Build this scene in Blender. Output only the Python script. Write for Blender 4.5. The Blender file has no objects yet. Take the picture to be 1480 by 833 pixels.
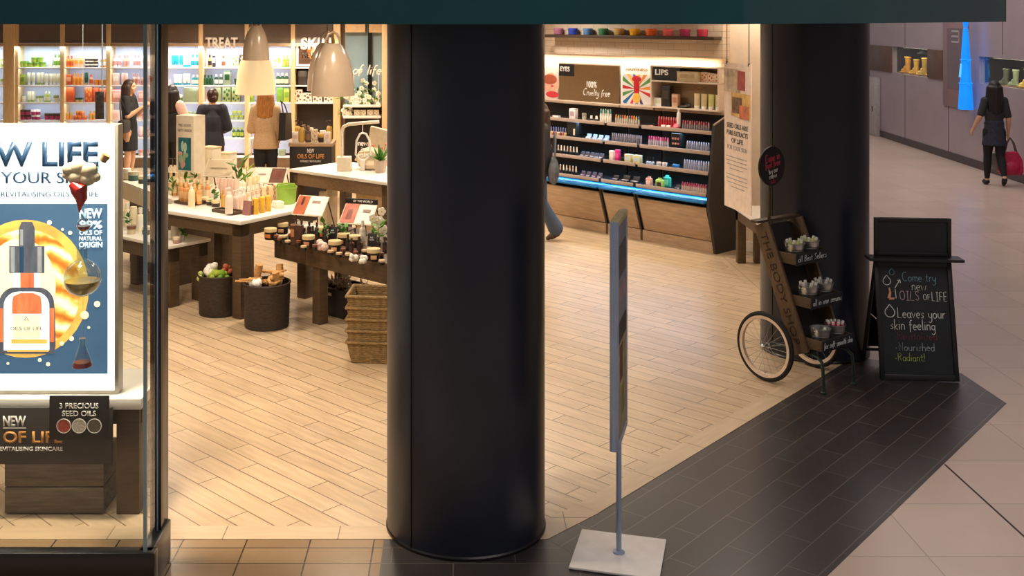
import bpy, bmesh, math, random
from mathutils import Vector, Matrix, Euler
random.seed(7)
PI = math.pi
sc = bpy.context.scene
C = sc.collection
R = math.radians

# ---------------------------------------------------------------- camera
CAMH, FPX, PPX, PPY = 2.71, 1600.0, 655.0, 26.0
cd = bpy.data.cameras.new('camera'); cam = bpy.data.objects.new('camera', cd); C.objects.link(cam)
cam.location = (0, 0, CAMH); cam.rotation_euler = (PI/2, 0, 0)
cd.sensor_width = 36; cd.lens = 36*FPX/1480
cd.shift_x = (740-PPX)/1480; cd.shift_y = -(416.5-PPY)/1480
cd.clip_end = 200
sc.camera = cam
sc.view_settings.view_transform = 'Standard'
sc.view_settings.look = 'None'
sc.view_settings.gamma = 1
sc.view_settings.use_curve_mapping = False
sc.view_settings.exposure = 0.0

# ---------------------------------------------------------------- world and lamps
w = bpy.data.worlds.new('world'); sc.world = w; w.use_nodes = True
w.node_tree.nodes['Background'].inputs[0].default_value = (0.55, 0.50, 0.52, 1)
w.node_tree.nodes['Background'].inputs[1].default_value = 0.30

def area(name, loc, rot, sx, sy, power, col, spread=PI):
    l = bpy.data.lights.new(name, 'AREA'); l.shape = 'RECTANGLE'; l.size = sx; l.size_y = sy
    l.energy = power; l.color = col; l.spread = spread
    o = bpy.data.objects.new(name, l); C.objects.link(o); o.location = loc; o.rotation_euler = rot
    return o
WARM = (1.0, 0.82, 0.62)
# unseen shop ceiling lights, several added to brighten the crate, header and cream panel
for i, (x, y, p) in enumerate([(-2.2, 5.6, 165), (-2.6, 7.0, 60), (-0.6, 7.6, 34), (1.3, 9.0, 17), (-3.0, 9.4, 75), (-1.0, 10.2, 75), (-4.2, 18.2, 150), (-2.0, 18.6, 100), (2.6, 10.2, 34),
                               (0.15, 12.4, 66), (-3.4, 12.6, 85), (-1.4, 13.6, 85), (-4.6, 16.0, 85), (-2.2, 16.8, 85), (0.95, 13.9, 50)]):
    area('unseen_ceiling_light', (x, y, 3.16), (0, 0, R(45)), 0.45, 0.45, p*.62, WARM if x < 0 else (1.0, 0.89, 0.79), R(150))
# unseen overhead lights added for the mall floor and wall, slightly pink
area('mall_overhead_fill', (3.5, 2.0, 7.0), (0, 0, 0), 6, 6, 250, (1.0, 0.91, 0.84))
area('mall_overhead_fill', (6.5, 19.0, 7.0), (0, R(-12), 0), 4, 12, 410, (1.0, 0.88, 0.84))

# ---------------------------------------------------------------- helpers
def lin(c):
    c = c/255.0
    return c/12.92 if c <= 0.04045 else ((c+0.055)/1.055)**2.4
def L3(rgb): return tuple(lin(v) for v in rgb)

def G(px, py):
    """ground point under a pixel of the photograph"""
    d = FPX*CAMH/(py-PPY)
    return Vector(((px-PPX)/FPX*d, d, 0))
def ZP(py, Y): return CAMH-(py-PPY)*Y/FPX
def XP(px, Y): return (px-PPX)/FPX*Y

MATS = {}
def mat(name, rgb, rough=0.5, metal=0.0, var=0.10, scale=14.0, bump=0.0, emit=0.0, stretch=(1,1,1), coat=0.0, trans=0.0, spec=0.5):
    if name in MATS: return MATS[name]
    m = bpy.data.materials.new(name); m.use_nodes = True
    nt = m.node_tree; b = nt.nodes['Principled BSDF']
    c = L3(rgb)
    tc = nt.nodes.new('ShaderNodeTexCoord'); mp = nt.nodes.new('ShaderNodeMapping')
    mp.inputs['Scale'].default_value = stretch
    nt.links.new(tc.outputs['Object'], mp.inputs[0])
    nz = nt.nodes.new('ShaderNodeTexNoise'); nz.inputs['Scale'].default_value = scale; nz.inputs['Detail'].default_value = 4
    nt.links.new(mp.outputs[0], nz.inputs['Vector'])
    rp = nt.nodes.new('ShaderNodeValToRGB')
    rp.color_ramp.elements[0].position = 0.3; rp.color_ramp.elements[1].position = 0.7
    rp.color_ramp.elements[0].color = tuple(v*(1-var) for v in c)+(1,)
    rp.color_ramp.elements[1].color = tuple(min(1, v*(1+var)) for v in c)+(1,)
    nt.links.new(nz.outputs['Fac'], rp.inputs[0]); nt.links.new(rp.outputs[0], b.inputs['Base Color'])
    b.inputs['Roughness'].default_value = rough; b.inputs['Metallic'].default_value = metal
    b.inputs['Specular IOR Level'].default_value = spec
    if coat: b.inputs['Coat Weight'].default_value = coat; b.inputs['Coat Roughness'].default_value = 0.1
    if trans: b.inputs['Transmission Weight'].default_value = trans
    if bump:
        bp = nt.nodes.new('ShaderNodeBump'); bp.inputs['Strength'].default_value = bump; bp.inputs['Distance'].default_value = 0.01
        nt.links.new(nz.outputs['Fac'], bp.inputs['Height']); nt.links.new(bp.outputs[0], b.inputs['Normal'])
    if emit:
        nt.links.new(rp.outputs[0], b.inputs['Emission Color']); b.inputs['Emission Strength'].default_value = emit
    MATS[name] = m
    return m

def brick_mat(name, c1, c2, mortar, bw, rh, ms, rot, rough, offset=0.5, grain=0.0, loc=(0,0,0), bumpy=0.15, coords='Object', sq=1.0, var=.12):
    m = bpy.data.materials.new(name); m.use_nodes = True; nt = m.node_tree; b = nt.nodes['Principled BSDF']
    tc = nt.nodes.new('ShaderNodeTexCoord'); mp = nt.nodes.new('ShaderNodeMapping')
    mp.inputs['Rotation'].default_value = (rot if isinstance(rot, tuple) else (0, 0, rot)); mp.inputs['Location'].default_value = loc
    nt.links.new(tc.outputs[coords], mp.inputs[0])
    br = nt.nodes.new('ShaderNodeTexBrick'); br.offset = offset; br.squash = sq
    br.inputs['Scale'].default_value = 1; br.inputs['Brick Width'].default_value = bw; br.inputs['Row Height'].default_value = rh
    br.inputs['Mortar Size'].default_value = ms; br.inputs['Mortar Smooth'].default_value = 0.1; br.inputs['Bias'].default_value = 0
    br.inputs['Color1'].default_value = L3(c1)+(1,); br.inputs['Color2'].default_value = L3(c2)+(1,); br.inputs['Mortar'].default_value = L3(mortar)+(1,)
    nt.links.new(mp.outputs[0], br.inputs['Vector'])
    m2 = nt.nodes.new('ShaderNodeMapping'); m2.inputs['Scale'].default_value = (1.5, 11, 1) if grain else (1, 1, 1)
    nt.links.new(mp.outputs[0], m2.inputs[0])
    nz = nt.nodes.new('ShaderNodeTexNoise'); nz.inputs['Scale'].default_value = 2.2; nz.inputs['Detail'].default_value = 6
    nt.links.new(m2.outputs[0], nz.inputs['Vector'])
    mr = nt.nodes.new('ShaderNodeMapRange'); mr.inputs['From Min'].default_value = .3; mr.inputs['From Max'].default_value = .7
    mr.inputs['To Min'].default_value = 1-var; mr.inputs['To Max'].default_value = 1+var*.6
    nt.links.new(nz.outputs['Fac'], mr.inputs['Value'])
    mx = nt.nodes.new('ShaderNodeMix'); mx.data_type = 'RGBA'; mx.blend_type = 'MULTIPLY'; mx.inputs['Factor'].default_value = 1
    nt.links.new(br.outputs['Color'], mx.inputs['A']); nt.links.new(mr.outputs[0], mx.inputs['B'])
    nt.links.new(mx.outputs['Result'], b.inputs['Base Color'])
    b.inputs['Roughness'].default_value = rough
    if bumpy:
        bp = nt.nodes.new('ShaderNodeBump'); bp.inputs['Strength'].default_value = bumpy; bp.inputs['Distance'].default_value = 0.003; bp.invert = True
        nt.links.new(br.outputs['Fac'], bp.inputs['Height']); nt.links.new(bp.outputs[0], b.inputs['Normal'])
    MATS[name] = m
    return m

def glass_mat(name, tint, refl=0.08):
    m = bpy.data.materials.new(name); m.use_nodes = True; nt = m.node_tree
    for n in list(nt.nodes): nt.nodes.remove(n)
    out = nt.nodes.new('ShaderNodeOutputMaterial'); mix = nt.nodes.new('ShaderNodeMixShader')
    tr = nt.nodes.new('ShaderNodeBsdfTransparent'); tr.inputs[0].default_value = tuple(tint)+(1,)
    gl = nt.nodes.new('ShaderNodeBsdfGlossy'); gl.inputs['Roughness'].default_value = 0.02
    lw = nt.nodes.new('ShaderNodeLayerWeight'); lw.inputs['Blend'].default_value = .5
    pw = nt.nodes.new('ShaderNodeMath'); pw.operation = 'POWER'; pw.inputs[1].default_value = 4
    ma = nt.nodes.new('ShaderNodeMath'); ma.operation = 'MULTIPLY_ADD'; ma.inputs[1].default_value = .55; ma.inputs[2].default_value = refl*.4; ma.use_clamp = True
    nt.links.new(lw.outputs['Facing'], pw.inputs[0]); nt.links.new(pw.outputs[0], ma.inputs[0]); nt.links.new(ma.outputs[0], mix.inputs[0]); nt.links.new(tr.outputs[0], mix.inputs[1]); nt.links.new(gl.outputs[0], mix.inputs[2])
    nt.links.new(mix.outputs[0], out.inputs[0]); MATS[name] = m
    return m

class MB:
    """collects shapes, then links them as ONE mesh object"""
    def __init__(s): s.bm = bmesh.new()
    def _in(s, t, mi=0, M=None):
        if M is not None: bmesh.ops.transform(t, matrix=M, verts=t.verts)
        mp = {v: s.bm.verts.new(v.co) for v in t.verts}
        for f in t.faces:
            try: nf = s.bm.faces.new([mp[v] for v in f.verts]); nf.material_index = mi
            except ValueError: pass
        t.free(); return s
    def box(s, c, size, mi=0, rz=0, bev=0.0, M=None, rot=None):
        t = bmesh.new(); bmesh.ops.create_cube(t, size=1)
        bmesh.ops.scale(t, vec=size, verts=t.verts)
        if bev: bmesh.ops.bevel(t, geom=list(t.edges), offset=min(bev, min(size)*.45), segments=2, profile=.5, affect='EDGES')
        X = Matrix.Translation(c) @ (Euler(rot).to_matrix().to_4x4() if rot else Matrix.Rotation(rz, 4, 'Z'))
        return s._in(t, mi, X if M is None else M @ X)
    def prism(s, pts, z0, z1, mi=0, M=None):
        t = bmesh.new(); a = [t.verts.new((p[0], p[1], z0)) for p in pts]; b = [t.verts.new((p[0], p[1], z1)) for p in pts]
        t.faces.new(a[::-1]); t.faces.new(b); n = len(pts)
        for i in range(n): t.faces.new((a[i], a[(i+1) % n], b[(i+1) % n], b[i]))
        bmesh.ops.recalc_face_normals(t, faces=t.faces)
        return s._in(t, mi, M)
    def lathe(s, prof, seg=16, mi=0, M=None, closed=False, sx=1, sy=1):
        t = bmesh.new(); rings = []
        for r, z in prof:
            if r < 1e-6: rings.append([t.verts.new((0, 0, z))])
            else: rings.append([t.verts.new((r*sx*math.cos(2*PI*i/seg), r*sy*math.sin(2*PI*i/seg), z)) for i in range(seg)])
        prs = list(zip(rings, rings[1:]))
        if closed: prs.append((rings[-1], rings[0]))
        for a, b in prs:
            if len(a) == 1 and len(b) == 1: continue
            for i in range(seg):
                j = (i+1) % seg
                if len(a) == 1: t.faces.new((a[0], b[i], b[j]))
                elif len(b) == 1: t.faces.new((a[i], a[j], b[0]))
                else: t.faces.new((a[i], a[j], b[j], b[i]))
        if not closed:
            for rg in (rings[0], rings[-1]):
                if len(rg) > 2: t.faces.new(rg)
        bmesh.ops.recalc_face_normals(t, faces=t.faces)
        return s._in(t, mi, M)
    def tube(s, pts, r, seg=6, mi=0, M=None, loop=False):
        pts = [Vector(p) for p in pts]; n = len(pts); t = bmesh.new(); rings = []
        rr = r if isinstance(r, (list, tuple)) else [r]*n
        up = None
        for i, p in enumerate(pts):
            d = (pts[(i+1) % n]-pts[i-1]) if loop else (pts[min(i+1, n-1)]-pts[max(i-1, 0)])
            if d.length < 1e-9: d = Vector((0, 0, 1))
            d.normalize()
            if up is None:
                up = Vector((0, 0, 1)) if abs(d.z) < .9 else Vector((1, 0, 0))
            u = d.cross(up)
            if u.length < 1e-4: u = d.orthogonal()
            u.normalize(); v = u.cross(d).normalized(); up = v
            rings.append([t.verts.new(p+(u*math.cos(2*PI*k/seg)+v*math.sin(2*PI*k/seg))*rr[i]) for k in range(seg)])
        prs = list(zip(rings, rings[1:]))
        if loop: prs.append((rings[-1], rings[0]))
        for a, b in prs:
            for k in range(seg): t.faces.new((a[k], a[(k+1) % seg], b[(k+1) % seg], b[k]))
        if not loop: t.faces.new(rings[0]); t.faces.new(rings[-1])
        bmesh.ops.recalc_face_normals(t, faces=t.faces)
        return s._in(t, mi, M)
    def ell(s, c, r, mi=0, M=None, seg=12, rings=8, rot=None):
        t = bmesh.new(); bmesh.ops.create_uvsphere(t, u_segments=seg, v_segments=rings, radius=1)
        bmesh.ops.scale(t, vec=r if hasattr(r, '__len__') else (r, r, r), verts=t.verts)
        X = Matrix.Translation(c) @ (Euler(rot).to_matrix().to_4x4() if rot else Matrix.Identity(4))
        return s._in(t, mi, X if M is None else M @ X)
    def cap(s, p0, p1, r0, r1, mi=0, seg=12):
        p0, p1 = Vector(p0), Vector(p1); d = p1-p0; ln = d.length
        prof = [(0, -r0)]+[(r0*math.cos(a), r0*math.sin(a)) for a in (-1.0, -.5, 0)]
        prof += [(r1*math.cos(a), ln+r1*math.sin(a)) for a in (0, .5, 1.0)]+[(0, ln+r1)]
        M = Matrix.Translation(p0) @ d.to_track_quat('Z', 'Y').to_matrix().to_4x4()
        return s.lathe(prof, seg, mi, M)
    def leaf(s, p, d, ln, wd, mi=0, up=(0, 0, 1)):
        p = Vector(p); d = Vector(d).normalized(); u = d.cross(Vector(up))
        if u.length < 1e-3: u = Vector((1, 0, 0))
        u.normalize(); n = u.cross(d).normalized(); t = bmesh.new()
        q = [p, p+d*ln*.45+u*wd/2-n*wd*.12, p+d*ln, p+d*ln*.45-u*wd/2-n*wd*.12, p+d*ln*.5+n*wd*.18]
        v = [t.verts.new(x) for x in q]+[t.verts.new(x-n*wd*.06) for x in q]
        for a, b in ((0, 1), (1, 2), (2, 3), (3, 0)):
            t.faces.new((v[a], v[b], v[4])); t.faces.new((v[b+5], v[a+5], v[9])); t.faces.new((v[b], v[a], v[a+5], v[b+5]))
        bmesh.ops.recalc_face_normals(t, faces=t.faces)
        return s._in(t, mi)
    def build(s, name, ms, parent=None, loc=(0, 0, 0), rz=0, smooth=True, rot=None):
        me = bpy.data.meshes.new(name); s.bm.to_mesh(me); s.bm.free()
        for m in (ms if isinstance(ms, (list, tuple)) else [ms]): me.materials.append(m)
        if smooth:
            me.polygons.foreach_set('use_smooth', [True]*len(me.polygons)); me.set_sharp_from_angle(angle=R(35))
        o = bpy.data.objects.new(name, me); C.objects.link(o)
        o.location = loc; o.rotation_euler = rot if rot else (0, 0, rz)
        if parent is not None: o.parent = parent
        return o

LABELS = {}
def tag(o, label, cat, group=None, kind=None):
    o['label'] = label; o['category'] = cat
    if group: o['group'] = group
    if kind: o['kind'] = kind
    LABELS.setdefault(label, []).append(o.name)
    return o
def thing(name, loc=(0, 0, 0), rz=0, label=None, cat=None, group=None):
    o = bpy.data.objects.new(name, None); C.objects.link(o); o.location = loc; o.rotation_euler = (0, 0, rz)
    o.empty_display_size = .1
    if label: tag(o, label, cat, group)
    return o
def struct(o): o['kind'] = 'structure'; return o
KIDS = {}
def dup(o, loc=None, rz=None, label=None, group=None, parent=None):
    c = o.copy(); C.objects.link(c)
    if parent is not None: c.parent = parent
    if loc is not None: c.location = loc
    if rz is not None: c.rotation_euler = (0, 0, rz)
    if label: c['label'] = label; LABELS.setdefault(label, []).append(c.name)
    if group: c['group'] = group
    for ch in list(o.children): dup(ch, parent=c)
    return c
ORD = ['first', 'second', 'third', 'fourth', 'fifth', 'sixth', 'seventh', 'eighth', 'ninth', 'tenth', 'eleventh', 'twelfth', 'thirteenth',
       'fourteenth', 'fifteenth', 'sixteenth', 'seventeenth', 'eighteenth', 'nineteenth', 'twentieth', 'twenty-first', 'twenty-second', 'twenty-third', 'twenty-fourth', 'twenty-fifth', 'twenty-sixth']

def text(s, w_, h_, m, parent, loc, rot, name='lettering', depth=0.002, bold=0.0, label=None):
    """flat lettering fitted into a w_ x h_ box centred on loc (w_ None keeps the font's proportions)"""
    cu = bpy.data.curves.new('lettering', 'FONT'); cu.body = s; cu.align_x = 'CENTER'; cu.size = 1; cu.offset = bold; cu.resolution_u = 3
    cu.space_line = .8
    t = bpy.data.objects.new('lettering', cu); C.objects.link(t)
    dg = bpy.context.evaluated_depsgraph_get()
    me = bpy.data.meshes.new_from_object(t.evaluated_get(dg))
    bpy.data.objects.remove(t); bpy.data.curves.remove(cu)
    xs = [v.co.x for v in me.vertices]; ys = [v.co.y for v in me.vertices]
    x0, x1, y0, y1 = min(xs), max(xs), min(ys), max(ys)
    ky = h_/(y1-y0); kx = w_/(x1-x0) if w_ else ky
    for v in me.vertices: v.co = ((v.co.x-(x0+x1)/2)*kx, (v.co.y-(y0+y1)/2)*ky, 0)
    bm = bmesh.new(); bm.from_mesh(me); 
    r = bmesh.ops.extrude_face_region(bm, geom=list(bm.faces))
    bmesh.ops.translate(bm, vec=(0, 0, depth), verts=[g for g in r['geom'] if isinstance(g, bmesh.types.BMVert)])
    bm.to_mesh(me); bm.free(); me.materials.clear(); me.materials.append(m)
    o = bpy.data.objects.new(name, me); C.objects.link(o); o.location = loc; o.rotation_euler = rot
    o.parent = parent
    return o

# single-stroke hand lettering (x to the right, y up, x-height .5, caps 1.0)
def _arc(cx, cy, rx, ry, a0, a1, n=8):
    return [(cx+rx*math.cos(R(a0+(a1-a0)*i/n)), cy+ry*math.sin(R(a0+(a1-a0)*i/n))) for i in range(n+1)]
GLY = {
 'a': (.42, [_arc(.2, .25, .18, .25, 0, 360), [(.38, .5), (.38, .08), (.45, 0)]]), 'e': (.4, [[(.03, .27), (.37, .27)]+_arc(.2, .25, .18, .25, 5, 310)]),
 'o': (.42, [_arc(.2, .25, .19, .25, 90, 450)]), 'm': (.62, [[(.04, .5), (.04, 0)], [(.04, .3)]+_arc(.17, .33, .13, .17, 170, 0)+[(.3, 0)], [(.3, .3)]+_arc(.43, .33, .13, .17, 170, 0)+[(.56, 0)]]),
 'n': (.42, [[(.04, .5), (.04, 0)], [(.04, .3)]+_arc(.2, .33, .16, .17, 170, 0)+[(.36, 0)]]), 't': (.3, [[(.14, .85), (.14, .08), (.26, 0)], [(0, .55), (.28, .55)]]),
 'r': (.3, [[(.04, .5), (.04, 0)], [(.04, .28), (.14, .46), (.28, .5)]]), 'y': (.42, [[(.03, .5), (.06, .15), (.2, .05), (.36, .2), (.38, .5)], [(.38, .5), (.36, -.25), (.2, -.42), (.02, -.32)]]),
 'w': (.58, [[(0, .5), (.13, 0), (.28, .42), (.42, 0), (.56, .5)]]), 'f': (.3, [[(.3, .92), (.16, .92), (.1, .75), (.1, -.2)], [(-.02, .48), (.26, .48)]]),
 'v': (.4, [[(0, .5), (.18, 0), (.36, .5)]]), 's': (.34, [[(.3, .45), (.14, .5), (.05, .38), (.28, .18), (.2, .02), (.02, .06)]]),
 'k': (.38, [[(.04, 1), (.04, 0)], [(.34, .5), (.06, .22), (.36, 0)]]), 'i': (.16, [[(.07, .5), (.07, 0)], [(.07, .68), (.08, .72)]]),
 'l': (.16, [[(.07, 1), (.07, .05), (.12, 0)]]), 'g': (.42, [_arc(.2, .27, .18, .23, 0, 360), [(.38, .5), (.37, -.25), (.2, -.42), (.03, -.32)]]),
 'u': (.42, [[(.04, .5), (.05, .1), (.18, 0), (.35, .12)], [(.36, .5), (.36, 0)]]), 'h': (.42, [[(.04, 1), (.04, 0)], [(.04, .3)]+_arc(.2, .33, .16, .17, 170, 0)+[(.36, 0)]]),
 'd': (.44, [_arc(.2, .25, .18, .25, 0, 360), [(.38, 1), (.38, 0)]]), 'b': (.42, [[(.04, 1), (.04, 0)], _arc(.22, .25, .18, .25, 180, -180)]), 'c': (.36, [_arc(.2, .25, .18, .25, 50, 310)]),
 'x': (.36, [[(0, .5), (.32, 0)], [(.32, .5), (0, 0)]]), 'p': (.42, [[(.04, .5), (.04, -.4)], _arc(.22, .25, .18, .25, 180, -180)]),
 'C': (.6, [_arc(.32, .5, .3, .5, 55, 305, 12)]), 'O': (.66, [_arc(.3, .5, .28, .5, 90, 450, 14)]), 'I': (.4, [[(.18, 1), (.18, 0)], [(.04, 1), (.32, 1)], [(.04, 0), (.32, 0)]]),
 'L': (.48, [[(.05, 1), (.05, 0), (.42, 0)]]), 'S': (.5, [[(.44, .86), (.3, 1), (.12, .95), (.06, .75), (.2, .56), (.38, .42), (.42, .18), (.26, 0), (.04, .1)]]),
 'F': (.48, [[(.05, 0), (.05, 1), (.44, 1)], [(.05, .52), (.36, .52)]]), 'E': (.5, [[(.44, 1), (.05, 1), (.05, 0), (.44, 0)], [(.05, .52), (.38, .52)]]),
 'R': (.52, [[(.05, 0), (.05, 1), (.34, .98), (.44, .78), (.34, .55), (.05, .5)], [(.2, .5), (.46, 0)]]), 'N': (.55, [[(.05, 0), (.05, 1), (.46, 0), (.46, 1)]]),
 'B': (.5, [[(.05, 0), (.05, 1), (.32, .97), (.38, .78), (.28, .55), (.05, .52)], [(.28, .54), (.44, .3), (.32, .02), (.05, 0)]]),
 'T': (.5, [[(.24, 1), (.24, 0)], [(0, 1), (.48, 1)]]), 'H': (.55, [[(.05, 1), (.05, 0)], [(.46, 1), (.46, 0)], [(.05, .5), (.46, .5)]]),
 'D': (.56, [[(.05, 0), (.05, 1), (.3, .96), (.48, .7), (.48, .3), (.3, .04), (.05, 0)]]), 'Y': (.5, [[(0, 1), (.24, .5), (.48, 1)], [(.24, .5), (.24, 0)]]),
 'P': (.5, [[(.05, 0), (.05, 1), (.34, .98), (.44, .76), (.34, .52), (.05, .48)]]), '-': (.3, [[(.05, .28), (.2, .28)]]), ' ': (.3, []), '!': (.2, [[(.08, 1), (.08, .3)], [(.08, .06), (.08, 0)]]),
}
def strokes(mb, s, h, cx, cy, th, mi=0, width=None, slant=.0, jit=0.02, plane='xz', off=0.0, rz=0.0):
    """hand lettering centred on (cx, cy) in a plane of the builder's own frame"""
    rnd = random.Random(sum(ord(c) for c in s))
    adv = sum(GLY[c][0]+.08 for c in s)
    k = (width/(adv*h)) if width else 1.0
    x = -adv*h*k/2
    for c in s:
        gw, ls = GLY[c]; dy = rnd.uniform(-jit, jit)*h
        for ln in ls:
            pts = []
            for (u, v) in ln:
                a = x+(u+slant*v)*h*k; b = (v-.5)*h+dy
                a, b = a*math.cos(rz)-b*math.sin(rz), a*math.sin(rz)+b*math.cos(rz)
                pts.append((cx+a, off, cy+b) if plane == 'xz' else (cx+a, cy+b, off))
            if len(pts) > 1: mb.tube(pts, th, 4, mi)
        x += (gw+.08)*h*k
# ---------------------------------------------------------------- materials
M_black = mat('satin_black', (27, 33, 45), .36, var=.15, scale=3)
M_gloss_black = mat('gloss_black', (16, 17, 20), .3)
M_fascia = mat('dark_green_gloss', (10, 70, 74), .3, var=.12, scale=2)
M_wood_dk = mat('dark_stained_wood', (84, 66, 46), .5, var=.22, scale=6, stretch=(1, 1, 9), bump=.1)
M_wood_dkx = mat('dark_stained_boards', (84, 66, 46), .5, var=.22, scale=6, stretch=(1, 9, 9), bump=.1)
M_wood_gr = mat('weathered_crate_wood', (106, 94, 80), .75, var=.35, scale=5, stretch=(1, 6, 12), bump=.25)
M_oak = mat('light_oak', (234, 200, 152), .5, var=.12, scale=7, stretch=(8, 8, 1), bump=.05)
M_oakx = mat('oak_fronts', (178, 150, 120), .5, var=.16, scale=5, stretch=(1, 7, 7), bump=.05)
M_white = mat('white_laminate', (236, 230, 220), .35, var=.03)
M_cream = mat('cream_paint', (232, 212, 188), .55, var=.04)
M_creamcard = mat('cream_card', (238, 226, 200), .6, var=.05)
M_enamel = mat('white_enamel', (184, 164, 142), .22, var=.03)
M_print = mat('white_print', (242, 240, 234), .6, var=.02)
M_blackprint = mat('black_print', (26, 24, 24), .6, var=.05)
M_chalk_w = mat('white_chalk', (226, 228, 226), .9, var=.12, scale=60)
M_slate = mat('chalkboard', (24, 29, 34), .55, var=.2, scale=6)
M_zinc = mat('galvanised_steel', (190, 192, 190), .28, metal=.9, var=.25, scale=20)
M_chrome = mat('chrome', (205, 205, 205), .15, metal=1)
M_alu = mat('blue_grey_aluminium', (158, 174, 200), .35, metal=.2, var=.06)
M_plate = mat('pale_steel_plate', (236, 230, 226), .4, metal=.0, var=.05)
M_rubber = mat('tyre_rubber', (24, 23, 22), .8)
M_leaf = mat('leaf_green', (74, 132, 42), .5, var=.3)
M_lime = mat('lime_green', (160, 196, 60), .45, var=.15)
M_skin = mat('skin', (222, 172, 140), .5, var=.05)
M_glass = glass_mat('window_glass', (.95, .98, .97), .06)
M_glassware = glass_mat('glassware', (.72, .84, .86), .3)

# ---------------------------------------------------------------- floors
M_mall = brick_mat('mall_tiles', (206, 184, 168), (198, 177, 161), (160, 142, 130), .6, .6, .0035, 0, .3, offset=0, loc=(-2.39, -6.177+.6*20, 0), bumpy=.05, var=.05)
M_plank = brick_mat('plank_tiles', (206, 181, 149), (194, 169, 137), (126, 102, 76), .8, .14, .004, R(45), .28, offset=.37, grain=1, var=.16)
M_dark = brick_mat('dark_tiles', (58, 53, 52), (50, 46, 46), (112, 104, 98), .62, .16, .0022, R(-49.1), .33, offset=.5, loc=(.05, .06, 0), bumpy=0, var=.1)
M_dark_glow = brick_mat('dark_tiles_glow_tint', (150, 124, 92), (138, 112, 82), (52, 42, 34), .33, .16, .004, 0, .22, offset=.0, loc=(-.25, -.06, 0), bumpy=.05, var=.1)  # dark entrance tile lightened to tan, the shop's glow put into its colour
M_darks = brick_mat('dark_tiles_front', (58, 53, 52), (50, 46, 46), (104, 96, 90), .62, .16, .0022, 0, .33, offset=.5, loc=(.0, -.06, 0), bumpy=0, var=.1)
M_border = brick_mat('border_tiles', (206, 182, 150), (198, 172, 140), (128, 106, 82), .6, .5, .003, 0, .34, offset=0, bumpy=.05, grain=1, var=.1)
def slab(name, pts, z0, z1, m):
    b = MB(); b.prism(pts, z0, z1); return struct(b.build(name, m, smooth=False))
slab('floor_mall', [(-16, .5), (14, .5), (14, 46), (-16, 46)], -.12, -.003, M_mall)
D1, D2 = Vector((.654, .757)), Vector((.757, -.654))
F0 = Vector((.80, 6.06))
def fr(t, o=0): p = F0+D1*t+D2*o; return (p.x, p.y)
slab('floor_entrance_left', [(-9, 4.73), (-.36, 4.73), (-.36, 5.75), (-9, 5.75)], -.1, -.001, M_dark_glow)
slab('floor_entrance_middle', [(-.36, 4.73), fr(-.70, 1.216), (.49, 5.75), (-.36, 5.75)], -.1, -.001, M_darks)
slab('floor_entrance_right', [fr(-.70, 1.216), (3.89, 7.785), (3.875, 8.44), (3.3, 8.8), (2.9, 9.25), fr(0), (.49, 5.75)], -.1, -.0005, M_dark)
slab('floor_shop', [(-9, 5.75), (.49, 5.75), fr(0), fr(3.9), (3.3, 9.4), (4.4, 12.2), (3.2, 14.2), (-.4, 20.6), (-9.1, 20.6)], -.1, 0.0, M_plank)
slab('trim_1', [(-9, 5.75), (.49, 5.75), fr(0), fr(.02, -.15), (.43, 5.90), (-9, 5.90)], -.05, .0015, M_border)
b = MB(); b.box((1.95, .075, -.02), (3.9, .15, .043)); struct(b.build('trim_2', M_border, loc=(F0.x, F0.y, 0), rz=math.atan2(D1.y, D1.x), smooth=False))
b = MB(); b.box((0, 0, -.02), (.13, 3.3, .043)); struct(b.build('trim_3', M_border, loc=(3.06, 10.9, 0), smooth=False))
M_joint = mat('dark_joint', (48, 40, 36), .6)
b = MB(); b.box((0, 0, -.02), (.012, 6.2, .036)); struct(b.build('trim_4', M_joint, loc=(2.985, 3.62, 0), smooth=False))

# ---------------------------------------------------------------- shop shell
slab('ceiling', [(-9.1, 4.75), (1.23, 4.75), (3.87, 7.8), (4.4, 12.4), (3.2, 14.2), (-.4, 20.6), (-9.1, 20.6)], 3.3, 3.45, mat('ceiling_grey', (120, 105, 90), .8))
slab('fascia', [(-9.1, 4.73), (1.24, 4.73), (3.89, 7.785), (3.70, 7.95), (1.13, 4.98), (-9.1, 4.98)], 2.683, 4.2, M_fascia)
M_wallback = mat('back_wall_taupe', (150, 124, 98), .7, var=.05)
b = MB(); b.box((-4.8, 20.45, 1.65), (8.9, .15, 3.3)); struct(b.build('wall_back', M_wallback, smooth=False))
b = MB(); b.box((-9.1, 12.7, 1.65), (.15, 15.8, 3.3)); struct(b.build('wall_left', M_cream, smooth=False))
M_brickw = brick_mat('white_painted_brick', (222, 202, 178), (214, 194, 170), (190, 168, 142), .23, .075, .004, (PI/2, 0, 0), .6, coords='Object', bumpy=.4, var=.05)
RA = math.atan2(-.7426, .6697); R0 = Vector((3.01, 12.68)); RU = Vector((.6697, -.7426)); RN = Vector((.7426, .6697))
def rs(px, y=0.0):
    """distance along the make-up wall for a pixel column, at depth y behind its plinth line"""
    k = (px-PPX)/FPX
    return (k*(R0.y+y*RN.y)-R0.x-y*RN.x)/(RU.x-k*RU.y)
def rw(s, y, z=0): p = R0+RU*s+RN*y; return Vector((p.x, p.y, z))
b = MB(); b.box((-2.1, .53, 1.65), (6.2, .14, 3.3)); struct(b.build('wall_right', M_brickw, loc=(R0.x, R0.y, 0), rz=RA, smooth=False))
e = rw(-5.15, .5)
slab('wall_inner', [(e.x, e.y), (e.x+.15, e.y), (-.5, 20.5), (-.65, 20.5)], 0, 3.3, M_cream)
slab('wall_side', [(3.2, 9.5), (3.3, 9.45), (4.12, 12.25), (4.0, 12.3)], 0, 3.3, M_cream)
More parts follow.
